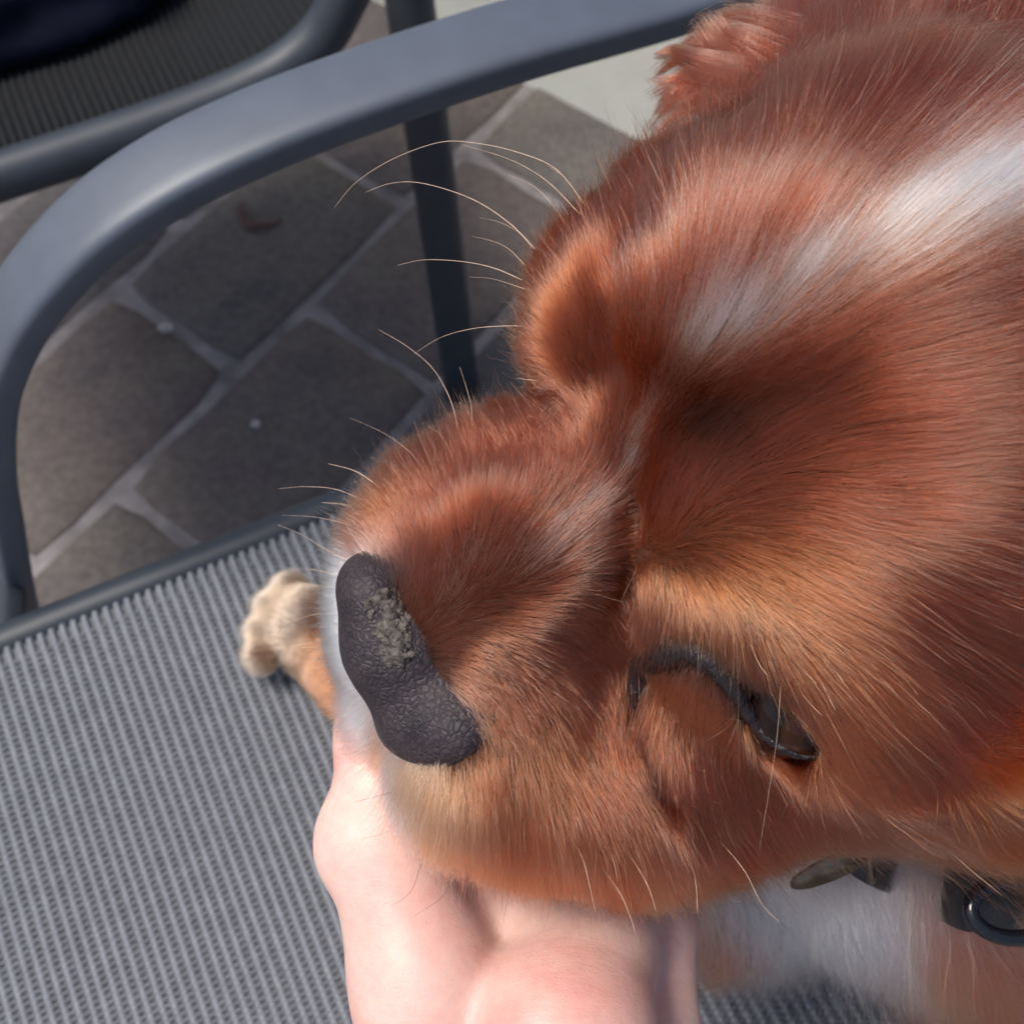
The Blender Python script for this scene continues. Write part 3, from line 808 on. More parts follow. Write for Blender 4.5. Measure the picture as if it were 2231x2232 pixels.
# oval tag lying on the chest
bm = bmesh.new(); bmesh.ops.create_cone(bm, cap_ends=True, segments=40, radius1=1, radius2=1, depth=1)
for v in bm.verts: v.co = (v.co.x * .0092, v.co.y * .0036, v.co.z * .0016)
bmesh.ops.bevel(bm, geom=[e for e in bm.edges if abs(e.verts[0].co.z - e.verts[1].co.z) < 1e-6], offset=.0005, segments=2, affect='EDGES')
me = bpy.data.meshes.new('tag'); bm.to_mesh(me); bm.free(); me.materials.append(M['tag']); me.polygons.foreach_set('use_smooth', np.ones(len(me.polygons), bool))
tg_ = bpy.data.objects.new('tag', me)
X_ = RIGHT * .88 + UP * .42 + FWD * -.1; X_ /= np.linalg.norm(X_); Zt = -FWD * .75 - UP * .6; Zt -= Zt @ X_ * X_; Zt /= np.linalg.norm(Zt); Y_ = np.cross(Zt, X_)
tg_.matrix_world = Matrix(((X_[0], Y_[0], Zt[0], 0), (X_[1], Y_[1], Zt[1], 0), (X_[2], Y_[2], Zt[2], 0), (0, 0, 0, 1)))
tl = wpx(1812, 1893, 236) - np.array(collar.location); tg_.location = [float(q) for q in tl]
link(tg_, collar)

# ================================================================== fur
MAH = (.132, .028, .0115); ORA = (.225, .054, .018); TAN = (.60, .205, .09); WHI = (.93, .89, .88); DRK = (.060, .018, .011); PAL = (.28, .086, .036); CRM = (.60, .32, .20); RED = (.165, .037, .0135)
# groom guides: photo pixel of the spot on the head, hair direction as seen there, length mm, lift, colour
G = [
 # muzzle
 (965, 1300, .3, -.95, 5, .35, MAH), (1010, 1190, .12, -1, 8, .40, MAH), (930, 1130, -.15, -1, 8, .45, MAH), (850, 1120, -.45, -.9, 8, .45, ORA), (900, 1040, -.2, -1, 9, .5, MAH), (1040, 1000, .0, -1, 9, .5, MAH), (1130, 1080, .25, -.95, 8, .4, MAH), (1160, 980, -.3, -.9, 8, .4, MAH),
 (780, 1180, -.8, -.6, 8, .5, ORA), (752, 1260, -1, -.3, 6.5, .62, WHI), (742, 1340, -1, -.05, 6.5, .62, WHI), (745, 1440, -.95, .3, 6.5, .62, WHI), (780, 1550, -.8, .6, 6.5, .62, WHI), (850, 1650, -.6, .8, 6, .45, TAN),
 (900, 1690, -.25, 1, 8, .4, TAN), (870, 1715, -.35, .95, 8, .45, WHI), (960, 1720, -.08, 1, 9, .35, TAN), (960, 1800, -.1, 1, 9, .4, TAN), (1040, 1740, .05, 1, 10, .35, PAL), (1060, 1850, .0, 1, 9, .4, PAL), (1140, 1780, .12, 1, 10, .3, ORA), (1160, 1880, .1, 1, 10, .35, PAL), (1250, 1850, .25, .97, 10, .3, PAL), (1100, 1660, .15, 1, 8, .3, ORA),
 (1060, 1420, .8, .5, 4, .25, MAH), (1120, 1520, .6, .8, 6, .28, MAH), (1200, 1620, .4, .9, 8, .28, ORA), (1300, 1720, .45, .9, 9, .3, MAH), (1320, 1860, .45, .9, 11, .35, ORA), (1450, 1870, .6, .8, 12, .35, PAL), (1000, 1340, .9, .0, 4, .25, MAH), (1120, 1330, .95, .12, 5, .25, MAH), (1240, 1400, .8, .55, 6, .25, MAH), (1330, 1330, .6, .75, 6, .28, MAH),
 (1090, 1220, .55, -.85, 7, .30, MAH), (1180, 1180, .75, -.7, 7, .28, MAH), (1270, 1120, .72, -.7, 7, .28, MAH), (1330, 1180, .85, -.3, 6, .28, MAH), (1340, 1030, .5, -.85, 7, .3, MAH),
 # stop and forehead
 (1390, 950, .5, -.85, 8, .35, MAH), (1430, 850, .4, -.9, 9, .35, MAH), (1500, 720, .35, -.93, 11, .3, MAH), (1580, 640, .42, -.9, 13, .28, MAH), (1700, 570, .62, -.8, 15, .26, MAH), (1900, 480, .78, -.62, 17, .24, MAH), (2120, 400, .85, -.5, 18, .24, MAH),
 (1430, 560, .05, -1, 11, .3, MAH), (1520, 420, .08, -1, 14, .3, MAH), (1640, 330, .2, -1, 16, .28, MAH), (1800, 250, .5, -.86, 18, .26, MAH), (2050, 150, .7, -.72, 18, .26, MAH), (1760, 80, .35, -.95, 18, .3, MAH), (1480, 260, -.1, -1, 16, .3, MAH),
 (1560, 850, .62, -.75, 11, .28, MAH), (1700, 800, .8, -.55, 13, .25, MAH), (1900, 720, .92, -.38, 15, .22, MAH), (2150, 650, .95, -.3, 16, .22, MAH), (1520, 960, .6, -.75, 9, .3, DRK), (1640, 960, .88, -.42, 11, .26, MAH), (1850, 930, .98, -.15, 13, .22, MAH), (2100, 900, 1, -.05, 15, .22, MAH),
 # far brow
 (1400, 780, .12, -1, 9, .3, MAH), (1415, 700, .06, -1, 10, .3, MAH), (1390, 870, .25, -1, 8, .32, MAH),
 (1210, 830, -.8, -.5, 8, .5, RED), (1190, 720, -.65, -.75, 8, .5, RED), (1180, 600, -.5, -.86, 9, .5, RED), (1260, 700, -.35, -.93, 8, .4, RED), (1260, 560, -.2, -.98, 9, .4, MAH), (1330, 620, -.05, -1, 9, .35, MAH), (1320, 780, -.1, -1, 7, .35, MAH), (1330, 470, -.1, -1, 11, .4, MAH), (1280, 880, -.5, -.7, 6, .35, MAH), (1220, 930, -.6, -.6, 7, .4, MAH),
 # near brow
 (1500, 1060, .5, -.75, 8, .35, MAH), (1592, 1205, .8, .2, 9, .4, ORA), (1640, 1478, .35, .9, 4, .25, DRK), (1700, 1540, .5, .85, 5, .25, MAH), (1765, 1610, .6, .8, 5, .25, MAH), (1600, 1440, .1, 1, 4, .25, DRK), (1440, 1150, .35, -.6, 8, .36, MAH), (1430, 1260, -.1, .95, 8, .36, ORA), (1450, 1370, -.25, .95, 7, .33, MAH), (1530, 1330, .15, .95, 7, .3, ORA), (1600, 1400, .12, 1, 7, .28, ORA), (1560, 1250, .45, .7, 8, .32, ORA), (1640, 1230, .7, .5, 9, .3, ORA), (1600, 1110, .85, -.3, 9, .3, MAH), (1720, 1100, .95, .0, 11, .25, MAH), (1750, 1300, .8, .55, 10, .24, ORA), (1700, 1440, .6, .8, 9, .24, ORA), (1850, 1480, .68, .72, 11, .24, ORA), (1820, 1600, .6, .8, 11, .26, ORA), (1900, 1300, .85, .5, 12, .22, MAH), (2050, 1150, .97, .18, 14, .22, MAH), (2050, 1400, .8, .58, 13, .22, MAH), (2000, 1580, .65, .75, 13, .25, MAH), (2180, 1300, .92, .35, 15, .22, MAH),
 # under the eye, cheek
 (1440, 1530, .05, 1, 7, .3, ORA), (1540, 1540, .2, 1, 7, .28, ORA), (1480, 1640, .2, 1, 8, .26, MAH), (1440, 1740, .4, .92, 9, .26, DRK), (1570, 1690, .5, .85, 9, .24, MAH), (1680, 1710, .68, .72, 10, .24, MAH), (1640, 1810, .75, .65, 12, .28, MAH), (1800, 1760, .9, .4, 10, .26, MAH), (1560, 1880, .72, .7, 13, .34, PAL), (1760, 1820, .9, .4, 11, .30, PAL), (1920, 1740, .97, .2, 11, .26, MAH), (1960, 1790, .97, .2, 12, .30, PAL), (2100, 1660, .9, .4, 16, .26, ORA), (2120, 1800, .92, .38, 18, .3, ORA), (2210, 1740, .92, .38, 18, .28, ORA), (2210, 1870, .9, .42, 20, .3, DRK), (1380, 1560, -.05, 1, 7, .3, MAH),
 # chest and forelegs below the cheek
 (1660, 1945, .2, 1, 24, .3, WHI), (1730, 1950, .25, 1, 26, .3, WHI), (1800, 1955, .3, 1, 28, .3, WHI), (1880, 1960, .3, 1, 28, .3, WHI), (1945, 1975, .35, 1, 28, .3, WHI), (1760, 2010, .35, 1, 28, .3, WHI), (1860, 2025, .4, 1, 28, .3, WHI), (2060, 1985, .2, 1, 26, .35, PAL), (2020, 2080, .25, 1, 24, .35, PAL), (2120, 2050, .15, 1, 24, .35, PAL), (2170, 2090, .1, 1, 24, .35, ORA), (1960, 2150, .3, 1, 22, .35, PAL), (2080, 2180, .2, 1, 22, .35, ORA), (2200, 2200, .2, 1, 22, .35, MAH), (1860, 2190, .3, 1, 20, .35, PAL), (1960, 2225, -.3, 1, 18, .35, ORA), (1590, 2010, .1, 1, 18, .35, ORA), (1560, 2090, .0, 1, 14, .35, ORA),
]
gp, gd, gl, ga, gc = [], [], [], [], []
hidx = np.nonzero(DV[:, 2] < 255)[0]
for u, v, du, dv, ln, lf, col in G:
    p, n = hitn(u, v)
    if v < 1905 and (p is None or wc(p)[2] > 262):          # edge of the head: take the nearest hide of the head itself
        hu, hv_ = DV[hidx, 0] / DV[hidx, 2] * F + CU, DV[hidx, 1] / DV[hidx, 2] * F + CV
        p = cw(DV[hidx[np.argmin((hu - u) ** 2 + (hv_ - v) ** 2)]])
    if p is None: continue
    gp.append(wc(p)); gd.append(np.array([du, dv, 0.]) / math.hypot(du, dv)); gl.append(ln); ga.append(lf); gc.append(col)
# guides on the body: world point, world direction
for w, d, ln, lf, col in [
    ((.108, .028, .581), (.25, -.5, -.9), 28, .35, PAL), ((.11, .01, .55), (.2, -.5, -1), 26, .35, PAL), ((.13, .03, .60), (.3, -.5, -.9), 26, .35, MAH), ((.19, .01, .58), (.4, -.3, -.9), 26, .35, MAH), ((.14, -.01, .53), (.1, -.4, -1), 22, .35, ORA), ((.15, -.01, .48), (-.2, -.6, -.6), 16, .35, PAL), ((.148, -.05, .455), (-.1, -1, -.2), 12, .4, PAL), ((.13, -.1, .44), (-.2, -1, -.1), 6, .4, TAN),
    ((.075, .04, .49), (-.3, .1, -1), 18, .4, ORA), ((.02, .06, .46), (-.8, .2, -.5), 12, .4, ORA), ((-.05, .10, .45), (-.7, .5, -.2), 9, .4, PAL), ((-.072, .155, .45), (-.8, .5, -.1), 4, .4, PAL), ((-.085, .165, .455), (-.9, .3, -.1), 3, .4, CRM), ((-.09, .18, .45), (-1, .2, -.2), 5.0, .5, CRM), ((-.105, .16, .445), (-1, .2, -.3), 5.0, .5, CRM), ((-.105, .18, .445), (-1, .2, -.3), 5.0, .5, CRM), ((-.10, .15, .445), (-1, .0, -.3), 5.0, .5, CRM),
    ((-.045, .12, .455), (-.7, .6, -.2), 8, .4, PAL), ((-.06, .14, .452), (-.7, .6, -.2), 6, .4, PAL), ((-.055, .115, .44), (-.7, .6, -.2), 8, .4, ORA), ((-.02, .10, .46), (-.8, .4, -.2), 10, .4, ORA),
    ((.25, .05, .6), (.8, -.2, -.5), 25, .3, MAH), ((.3, .15, .6), (.9, 0, -.4), 25, .3, MAH), ((.2, .2, .58), (.5, .5, -.7), 25, .3, MAH), ((.3, .05, .5), (.5, -.3, -.8), 25, .3, MAH)]:
    w = np.array(w); d = np.array(d); l, n, i, dist = bvh.find_nearest(Vector(w))
    gp.append(wc(np.array(l))); q = np.array([d @ RIGHT, -(d @ UP), d @ FWD]); gd.append(q / np.linalg.norm(q)); gl.append(ln); ga.append(lf); gc.append(col)
gp, gd, gl, ga, gc = map(np.array, (gp, gd, gl, ga, gc))
def idw(P, pw=3.0, eps=3.0):
    out_d = np.zeros((len(P), 3)); o = np.zeros((len(P), 5))
    for s in range(0, len(P), 20000):
        q = P[s:s + 20000]; d2 = ((q[:, None] - gp[None]) ** 2).sum(-1) + eps ** 2
        w = d2 ** (-pw / 2 * 1.35); w /= w.sum(1)[:, None]
        out_d[s:s + 20000] = w @ gd
        o[s:s + 20000, 0] = w @ gl; o[s:s + 20000, 1] = w @ ga; o[s:s + 20000, 2:] = w @ gc
    return out_d, o
vd, va = idw(DV)
# lift image-plane directions into the tangent plane: remove the normal part along the view ray where possible
view = DV / np.linalg.norm(DV, axis=1)[:, None]
nv = (DN * view).sum(1)
a_ = -(DN * vd).sum(1) / np.where(np.abs(nv) < .35, np.where(nv < 0, -.35, .35), nv)
vt = vd + view * a_[:, None]
vt -= (vt * DN).sum(1)[:, None] * DN
vt = blur(vt, DF, 2); vt -= (vt * DN).sum(1)[:, None] * DN
vt /= np.linalg.norm(vt, axis=1)[:, None] + 1e-9
va = blur(va, DF, 2)

# bare spots: nose leather, eyelids and eye slit
bare = np.zeros(len(DV))
nz = [(1022, 1590, 3.2), (985, 1545, 2.5), (815, 1300, 6.), (845, 1430, 6.5), (915, 1560, 6.5), (990, 1600, 3.5), (875, 1390, 4.), (915, 1490, 5.), (795, 1270, 3.5)]
for u, v, r in nz:
    p, n = hitn(u, v)
    if p is not None: bare = np.maximum(bare, (np.linalg.norm(DV - wc(p), axis=1) < r) * 1.0)
for u, v, r in [(1385, 1530, 1.6), (1390, 1485, 2.4), (1415, 1442, 3.0), (1460, 1418, 3.1), (1510, 1418, 3.0), (1558, 1448, 3.0), (1600, 1490, 3.0), (1640, 1530, 3.6), (1672, 1565, 3.6), (1705, 1590, 3.4), (1740, 1612, 2.2), (1768, 1636, 1.2), (1700, 1555, 3.2), (1730, 1590, 2.6)]:
    p = wc(surf(u, v)[0]); bare = np.maximum(bare, (np.linalg.norm(DV - p, axis=1) < r) * 1.0)
# underside that the hand and seat hide needs little fur; density follows what can be seen from round the lens
face_ = -(DN * view).sum(1)
headw = (DV[:, 2] < 262) * 1.0
dens_v = np.where(face_ > -.25, 1.0, .12) * (1 - bare)
T = tri(DF); TP = DV[T]
area = .5 * np.linalg.norm(np.cross(TP[:, 1] - TP[:, 0], TP[:, 2] - TP[:, 0]), axis=1)
tden = dens_v[T].mean(1)
in_frame = ((np.abs(TP[:, :, 0].mean(1)) < TP[:, :, 2].mean(1) * .52) & (np.abs(TP[:, :, 1].mean(1)) < TP[:, :, 2].mean(1) * .52))
tden = tden * np.where(in_frame, 1, .10)
Lv = va[:, 0]
def strands(name, n, wtri, lenmul, radius, jit, colvar, npts=6, clump=.35, cell=2.2, lift_mul=1.0, seed=1, taper=.25, frizz=.06, stray=0.0):
    r = np.random.default_rng(seed)
    p = area * wtri; p = p / p.sum()
    ti = r.choice(len(T), n, p=p)
    b = r.random((n, 2)); f = b.sum(1) > 1; b[f] = 1 - b[f]
    w = np.stack([1 - b.sum(1), b[:, 0], b[:, 1]], 1)
    I = T[ti]
    mixv = lambda A: (A[I] * w[..., None]).sum(1) if A.ndim == 2 else (A[I] * w).sum(1)
    P0 = mixv(DV); Nn = mixv(DN); Tt = mixv(vt); at = mixv(va)
    Nn /= np.linalg.norm(Nn, axis=1)[:, None]; Tt -= (Tt * Nn).sum(1)[:, None] * Nn; Tt /= np.linalg.norm(Tt, axis=1)[:, None] + 1e-9
    Bb = np.cross(Nn, Tt)
    L = at[:, 0] * lenmul * np.clip(r.normal(1, .18, n), .45, 1.6) * (1 + .18 * VN[0](P0, 9.))
    th = r.normal(0, jit, n) + .22 * VN[1](P0, 11.) + .10 * VN[2](P0, 4.)
    d0 = Tt * np.cos(th)[:, None] + Bb * np.sin(th)[:, None]
    lift = at[:, 1] * lift_mul * np.clip(r.normal(1, .25, n), .3, 2) * (1 + .35 * VN[3](P0, 7.))
    a0 = lift * 1.9; a1 = lift * .25 - .10
    if stray:
        st = r.random(n) < stray; a1 = np.where(st, a1 + r.uniform(.1, .6, n), a1); L = np.where(st, L * r.uniform(1.0, 1.5, n), L); th = np.where(st, th + r.normal(0, .35, n), th)
    t = np.linspace(0, 1, npts)
    C = np.zeros((n, npts, 3)); C[:, 0] = P0 - Nn * .3
    ph = r.uniform(0, 6.28, n); 
    for k in range(1, npts):
        tm = (t[k] + t[k - 1]) / 2
        ang = a0 + (a1 - a0) * tm ** .8
        side = frizz * np.sin(ph + tm * 5.0)
        dk = d0 * np.cos(ang)[:, None] + Nn * np.sin(ang)[:, None] + Bb * side[:, None]
        C[:, k] = C[:, k - 1] + dk * (L / (npts - 1))[:, None]
    # clumping towards cell averages
    if clump:
        q = np.stack([P0[:, 0] + VN[4](P0, 3.) * 1.2, P0[:, 1] + VN[5](P0, 3.) * 1.2, P0[:, 2]], 1)
        key = np.floor(q / cell).astype(np.int64); key = key[:, 0] * 73856093 ^ key[:, 1] * 19349663 ^ key[:, 2] * 83492791
        _, inv, cnt = np.unique(key, return_inverse=True, return_counts=True)
        for k in range(1, npts):
            m = np.zeros((len(cnt), 3))
            for a in range(3): m[:, a] = np.bincount(inv, C[:, k, a], len(cnt)) / cnt
            C[:, k] += (m[inv] - C[:, k]) * (clump * t[k] ** 1.3 * r.uniform(.3, 1, n))[:, None]
    # colour
    col = at[:, 2:5] * (1 + colvar * r.normal(0, 1, n))[:, None] * (1 + .12 * VN[2](P0, 6.) + .07 * VN[3](P0, 2.5))[:, None]
    pale = r.random(n) < .04
    col = np.where(pale[:, None], col * 1.4 + .03, col)
    bz = np.clip(np.maximum(blaze_w(C[:, int(npts * .5)]), blaze_w(C[:, -1])) * 1.35 * (1 + .5 * VN[4](P0, 4.) + .35 * VN[5](P0, 1.8)), 0, 1)
    white = r.random(n) < bz
    col = np.where(white[:, None], np.array([.95, .87, .83]) * r.uniform(.85, 1.0, n)[:, None], col)
    col = np.clip(col, .01, .93)
    return C, col, L
def hair_object(name, C, col, r_root, r_tip, parent, m=None, **kw):
    n, k, _ = C.shape
    hc = bpy.data.hair_curves.new(name)
    hc.add_curves([k] * n)
    Pw = local(parent, cw(C.reshape(-1, 3))).astype(np.float32)
    hc.attributes['position'].data.foreach_set('vector', Pw.ravel()) if 'position' in hc.attributes else hc.position_data.foreach_set('vector', Pw.ravel())
    rad = np.broadcast_to(np.interp(np.linspace(0, 1, k), [0, .45, 1], [r_root, r_root * .9, r_tip])[None], (n, k)).astype(np.float32) * .001
    ra = hc.attributes.get('radius') or hc.attributes.new('radius', 'FLOAT', 'POINT')
    ra.data.foreach_set('value', np.ascontiguousarray(rad).ravel())
    ca = hc.attributes.new('fur_colour', 'FLOAT_COLOR', 'CURVE')
    ca.data.foreach_set('color', np.concatenate([col, np.ones((n, 1))], 1).astype(np.float32).ravel())
    hc.materials.append(m or M['fur'])
    o = bpy.data.objects.new(name, hc)
    return link(o, parent, **kw)
tz = TP[:, :, 2].mean(1)
# the pale blaze of the coat: spots along the midline, width in mm, share of white hairs
BZ = [(1000, 1262, 3.5, .25), (1060, 1215, 4.0, .25), (1180, 1190, 3.5, .32), (1240, 1150, 3.4, .42), (1290, 1105, 3.0, .48), (1340, 1060, 2.2, .45), (1385, 985, 1.5, .60), (1402, 925, 1.7, .65), (1425, 870, 1.9, .55), (1455, 820, 2.4, .60), (1490, 765, 3.4, .85), (1530, 710, 4.6, 1.1), (1580, 660, 5.0, 1.1), (1640, 620, 4.8, .95), (1710, 588, 5.0, .95), (1790, 550, 5.0, 1.0), (1870, 512, 5.0, 1.0), (1960, 475, 5.2, 1.0), (2050, 435, 6.0, 1.1), (2140, 398, 7.0, 1.1), (2231, 360, 7.5, 1.1), (2330, 320, 8, 1.1), (1480, 600, 7., .28), (1560, 500, 9., .28), (1680, 480, 9., .25), (1450, 690, 5., .35)]
bzp = np.array([wc(hitn(u, v)[0]) for u, v, w_, a in BZ if hitn(u, v)[0] is not None]); bzw = np.array([(w_, a) for u, v, w_, a in BZ if hitn(u, v)[0] is not None])
def blaze_w(P):
    o = np.zeros(len(P))
    for p, (w_, a) in zip(bzp, bzw):
        o = np.maximum(o, a * np.exp(-((P - p) ** 2).sum(1) / (2 * (w_ * .85) ** 2)))
    return o
is_head = tz < 264
NH = 420000
C, col, L = strands('fur', NH, tden * is_head, 1.0, .03, .10, .10, 6, .34, 1.8, seed=1, stray=.05)
hair_object('fur', C, col, .029, .008, dog, kind='stuff')
C, col, L = strands('fur', 90000, tden * ~is_head, 1.0, .03, .22, .14, 8, .55, 5.0, seed=2, frizz=.16, stray=.05)
hair_object('fur', C, col, .045, .012, dog, kind='stuff')
pw_ = np.exp(-((TP.mean(1) - wc(np.array([-.09, .166, .445]))) ** 2).sum(1) / (2 * 24. ** 2)) > .15
C, col, L = strands('fur', 26000, np.where(face_[T].mean(1) > -.2, 1., 0.) * pw_, 1.0, .03, .2, .12, 6, .3, 2.5, seed=3, frizz=.1)
hair_object('fur', C, col, .045, .015, dog, kind='stuff')

# wavy locks at the edge of the far ear
def lock(pts, w0, w1, n, seed, colr):
    r = np.random.default_rng(seed); k = 10
    P = catmull([px(*p) for p in pts], 8); t0 = np.linspace(0, 1, len(P))
    t = np.linspace(0, 1, k); ctr = np.stack([np.interp(t, t0, P[:, a]) for a in range(3)], 1)
    o = r.normal(0, 1, (n, 3)) * [1, 1, .8]
    C = ctr[None] + o[:, None] * (w0 + (w1 - w0) * t ** .8)[None, :, None]
    C = C + (np.sin(t[None] * 7 + r.uniform(0, 1.2, n)[:, None]) * .6 * t[None])[..., None] * np.array([.3, 1, .3])
    m = r.uniform(.72, 1.08, n)                    # uneven lengths
    tt = np.minimum(t[None] * m[:, None], 1.0)
    ix = tt * (k - 1); i0 = np.clip(ix.astype(int), 0, k - 2); f = (ix - i0)[..., None]
    C = np.take_along_axis(C, i0[..., None].repeat(3, 2), 1) * (1 - f) + np.take_along_axis(C, (i0 + 1)[..., None].repeat(3, 2), 1) * f
    col = np.clip(np.array(colr)[None] * (1 + .18 * r.normal(0, 1, n))[:, None], .01, .9)
    return C, col
LK = [([(1690, 130, 238), (1590, 82, 244), (1530, 95, 248), (1478, 122, 250)], 3.2, .7), ([(1640, 170, 238), (1540, 140, 244), (1490, 140, 247), (1440, 150, 249)], 2.8, .6), ([(1640, 190, 236), (1540, 168, 242), (1480, 165, 246), (1430, 170, 247)], 2.8, 1.1), ([(1640, 225, 236), (1530, 204, 242), (1475, 212, 245), (1434, 238, 246)], 2.8, 1.0), ([(1640, 265, 236), (1530, 236, 241), (1480, 246, 244), (1424, 284, 246)], 3.0, .8), ([(1610, 310, 234), (1510, 290, 240), (1450, 308, 243), (1404, 345, 245)], 3.0, 1.0), ([(1590, 360, 232), (1490, 350, 238), (1425, 372, 241), (1388, 412, 243)], 3.0, 1.0), ([(1740, 90, 240), (1650, 50, 246), (1590, 48, 250), (1560, 58, 252)], 4.0, 1.5), ([(1700, 120, 236), (1695, 60, 242), (1700, 10, 246), (1690, -40, 250)], 4.0, 2.2), ([(1620, 130, 240), (1590, 100, 242), (1560, 80, 244), (1530, 70, 246)], 3, 2.0)]
lr = np.random.default_rng(77); Cs, cs = [], []
for i in range(34):
    p, a, b = LK[i % len(LK)]; du, dv = lr.normal(0, 16, 2); ex = lr.uniform(-.1, .22)
    q = [(u + du * (1 - .3 * j) + (-30 * ex * j), v + dv + lr.normal(0, 7) * j * .6, d + lr.normal(0, 1.5)) for j, (u, v, d) in enumerate(p)]
    C_, c_ = lock(q, a * lr.uniform(.3, .75), b * lr.uniform(.2, .8), 150, 400 + i, np.array([.19, .052, .028]) * lr.uniform(.7, 1.5)); Cs.append(C_); cs.append(c_)
hair_object('ear_fringe', np.concatenate(Cs), np.concatenate(cs), .036, .012, dog, kind='stuff')

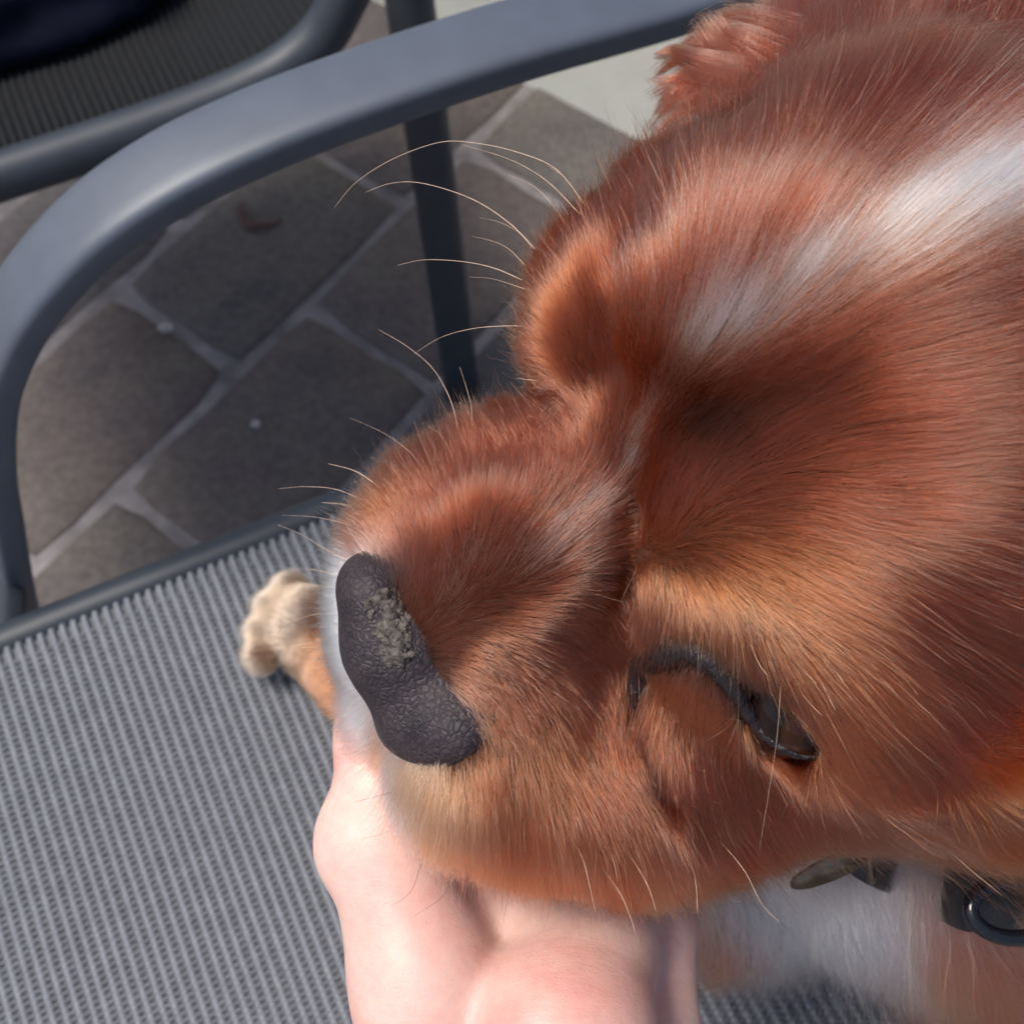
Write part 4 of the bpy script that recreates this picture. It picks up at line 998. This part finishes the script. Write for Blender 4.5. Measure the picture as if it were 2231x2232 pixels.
# whiskers, one mesh each: pixels of the course, depth change to the tip, dark or pale, root radius
S_ = 2231 / 1931
WK = [
 ([(1110, 395), (1050, 320), (980, 288), (900, 270), (830, 268), (740, 300), (670, 345), (630, 392)], 12, 0, .11), ([(1095, 405), (1030, 340), (960, 300), (870, 272)], 12, 0, .10), ([(1010, 470), (960, 420), (890, 375), (800, 346), (740, 345), (690, 362)], 10, 0, .11), ([(985, 528), (930, 505), (870, 493), (800, 490), (750, 500)], 10, 0, .10), ([(1075, 440), (1045, 390), (1005, 350), (960, 330)], 10, 0, .09), ([(1005, 470), (980, 440), (945, 420), (905, 410)], 6, 0, .07), ([(990, 500), (960, 470), (930, 455), (890, 445)], 6, 0, .07), ([(1100, 410), (1090, 370), (1065, 335), (1030, 310)], 6, 0, .08), ([(990, 545), (960, 535), (925, 525), (885, 522)], 6, 0, .06),
 ([(1000, 615), (950, 615), (890, 620), (830, 637), (780, 668)], 8, 0, .09), ([(1015, 718), (995, 716), (975, 713)], 2, 0, .10),
 ([(867, 850), (855, 770), (820, 700), (770, 655), (715, 622)], 4, 0, .11), ([(888, 845), (890, 780), (882, 740), (867, 692)], 4, 0, .09), ([(800, 890), (770, 850), (720, 815), (660, 788)], 6, 0, .05), ([(850, 860), (830, 820), (800, 800)], 4, 0, .05),
 ([(728, 930), (690, 900), (660, 885), (620, 875)], 2, 0, .14), ([(690, 965), (650, 952), (607, 948)], 2, 0, .13), ([(705, 955), (640, 925), (580, 918), (525, 922)], 4, 0, .08), ([(665, 1062), (620, 1040), (575, 1012), (525, 990)], 3, 0, .08), ([(640, 1115), (600, 1105), (570, 1101), (535, 1102)], 3, 0, .09), ([(655, 1092), (600, 1076), (550, 1073)], 3, 0, .07), ([(690, 1000), (640, 985), (590, 975), (530, 972)], 4, 0, .06),
 ([(640, 1205), (600, 1215), (560, 1242), (530, 1278), (511, 1310)], 4, 0, .10), ([(640, 1235), (610, 1252), (590, 1278), (570, 1330)], 4, 0, .09), ([(650, 1270), (630, 1290), (612, 1325)], 3, 0, .08), ([(645, 1300), (615, 1310), (580, 1350)], 3, 0, .08), ([(650, 1330), (630, 1345), (605, 1385)], 3, 0, .07), ([(640, 1160), (590, 1160), (540, 1180), (520, 1200)], 4, 0, .06),
 ([(1060, 1570), (1084, 1593), (1101, 1627), (1113, 1677), (1123, 1721)], -3, 0, .14), ([(1130, 1620), (1143, 1647), (1170, 1687), (1187, 1726), (1200, 1763)], -3, 0, .14), ([(1165, 1585), (1190, 1618), (1214, 1657), (1229, 1691), (1237, 1719)], -3, 0, .13), ([(1270, 1570), (1289, 1603), (1308, 1647), (1314, 1687), (1315, 1723)], -3, 0, .13), ([(1255, 1510), (1318, 1548), (1367, 1598), (1406, 1647), (1437, 1707), (1471, 1741)], -5, 0, .13), ([(1120, 1550), (1136, 1573), (1155, 1618), (1165, 1662)], -3, 0, .10), ([(1080, 1500), (1110, 1530), (1140, 1580)], -2, 0, .08), ([(1230, 1590), (1260, 1640), (1290, 1680), (1330, 1720)], -2, 1, .07), ([(1380, 1610), (1420, 1660), (1450, 1710), (1500, 1770)], -2, 1, .07), ([(1640, 1590), (1680, 1640), (1710, 1680), (1725, 1720)], -4, 0, .09), ([(1580, 1570), (1640, 1610), (1700, 1660), (1770, 1700)], -4, 0, .09), ([(1700, 1560), (1780, 1600), (1840, 1650), (1890, 1690)], -4, 0, .09), ([(1840, 1600), (1870, 1640), (1880, 1690), (1865, 1720)], -4, 0, .08),
 ([(800, 1610), (776, 1680), (737, 1711)], -4, 1, .06), ([(860, 1640), (835, 1691), (781, 1729)], -4, 1, .06), ([(760, 1490), (706, 1504), (667, 1514)], -4, 1, .06), ([(770, 1530), (730, 1570), (680, 1583)], -4, 1, .05), ([(1000, 1690), (990, 1720), (950, 1750)], -4, 1, .05), ([(900, 1670), (895, 1710), (880, 1740)], -4, 1, .05), ([(1140, 1690), (1120, 1760), (1085, 1800), (1060, 1830)], -8, 1, .05), ([(720, 1440), (690, 1450), (655, 1470)], -3, 0, .05), ([(700, 1400), (670, 1420), (640, 1425)], -3, 0, .05),
 ([(1389, 1180), (1390, 1260), (1392, 1340), (1394, 1470)], -8, 1, .05), ([(1472, 1295), (1468, 1360), (1460, 1430), (1432, 1605)], -14, 0, .045), ([(1415, 1215), (1430, 1250), (1447, 1275)], -1, 0, .12), ([(1468, 1315), (1495, 1370), (1530, 1420), (1560, 1470)], -2, 0, .13), ([(1500, 1290), (1525, 1325), (1550, 1350)], -2, 0, .11), ([(1540, 1270), (1560, 1310), (1575, 1340)], -2, 0, .11), ([(1530, 1210), (1570, 1260), (1600, 1300)], -2, 0, .12), ([(1490, 1230), (1510, 1260), (1540, 1290)], -2, 0, .10), ([(1680, 1250), (1710, 1285), (1730, 1310)], -2, 0, .10),
]
def nearest_hit(u, v):
    p, n = hitn(u, v)
    if p is not None: return wc(p)[2]
    best = None
    for rr in (15, 30, 50, 80, 120):
        for a in np.linspace(0, 6.28, 12, endpoint=False):
            p, n = hitn(u + rr * math.cos(a), v + rr * math.sin(a))
            if p is not None: return wc(p)[2]
    return 215.
for pts, dd, dark, rad in WK:
    q = [(a * S_, b * S_) for a, b in pts]; d0 = nearest_hit(*q[0]) - 1.0
    n = len(q); P = []
    for i, (u, v) in enumerate(q):
        d = d0 + dd * (i / (n - 1)) ** 1.3
        P.append(wpx(u, v, d))
    P = catmull(P, 5)
    V, f = sweep(P, circ(1, 5), FWD + .3 * RIGHT, scale=np.linspace(rad, rad * .3, len(P)) * .001)
    mesh_obj('whisker', V, f, M['whisker_dark' if dark else 'whisker'], dog)
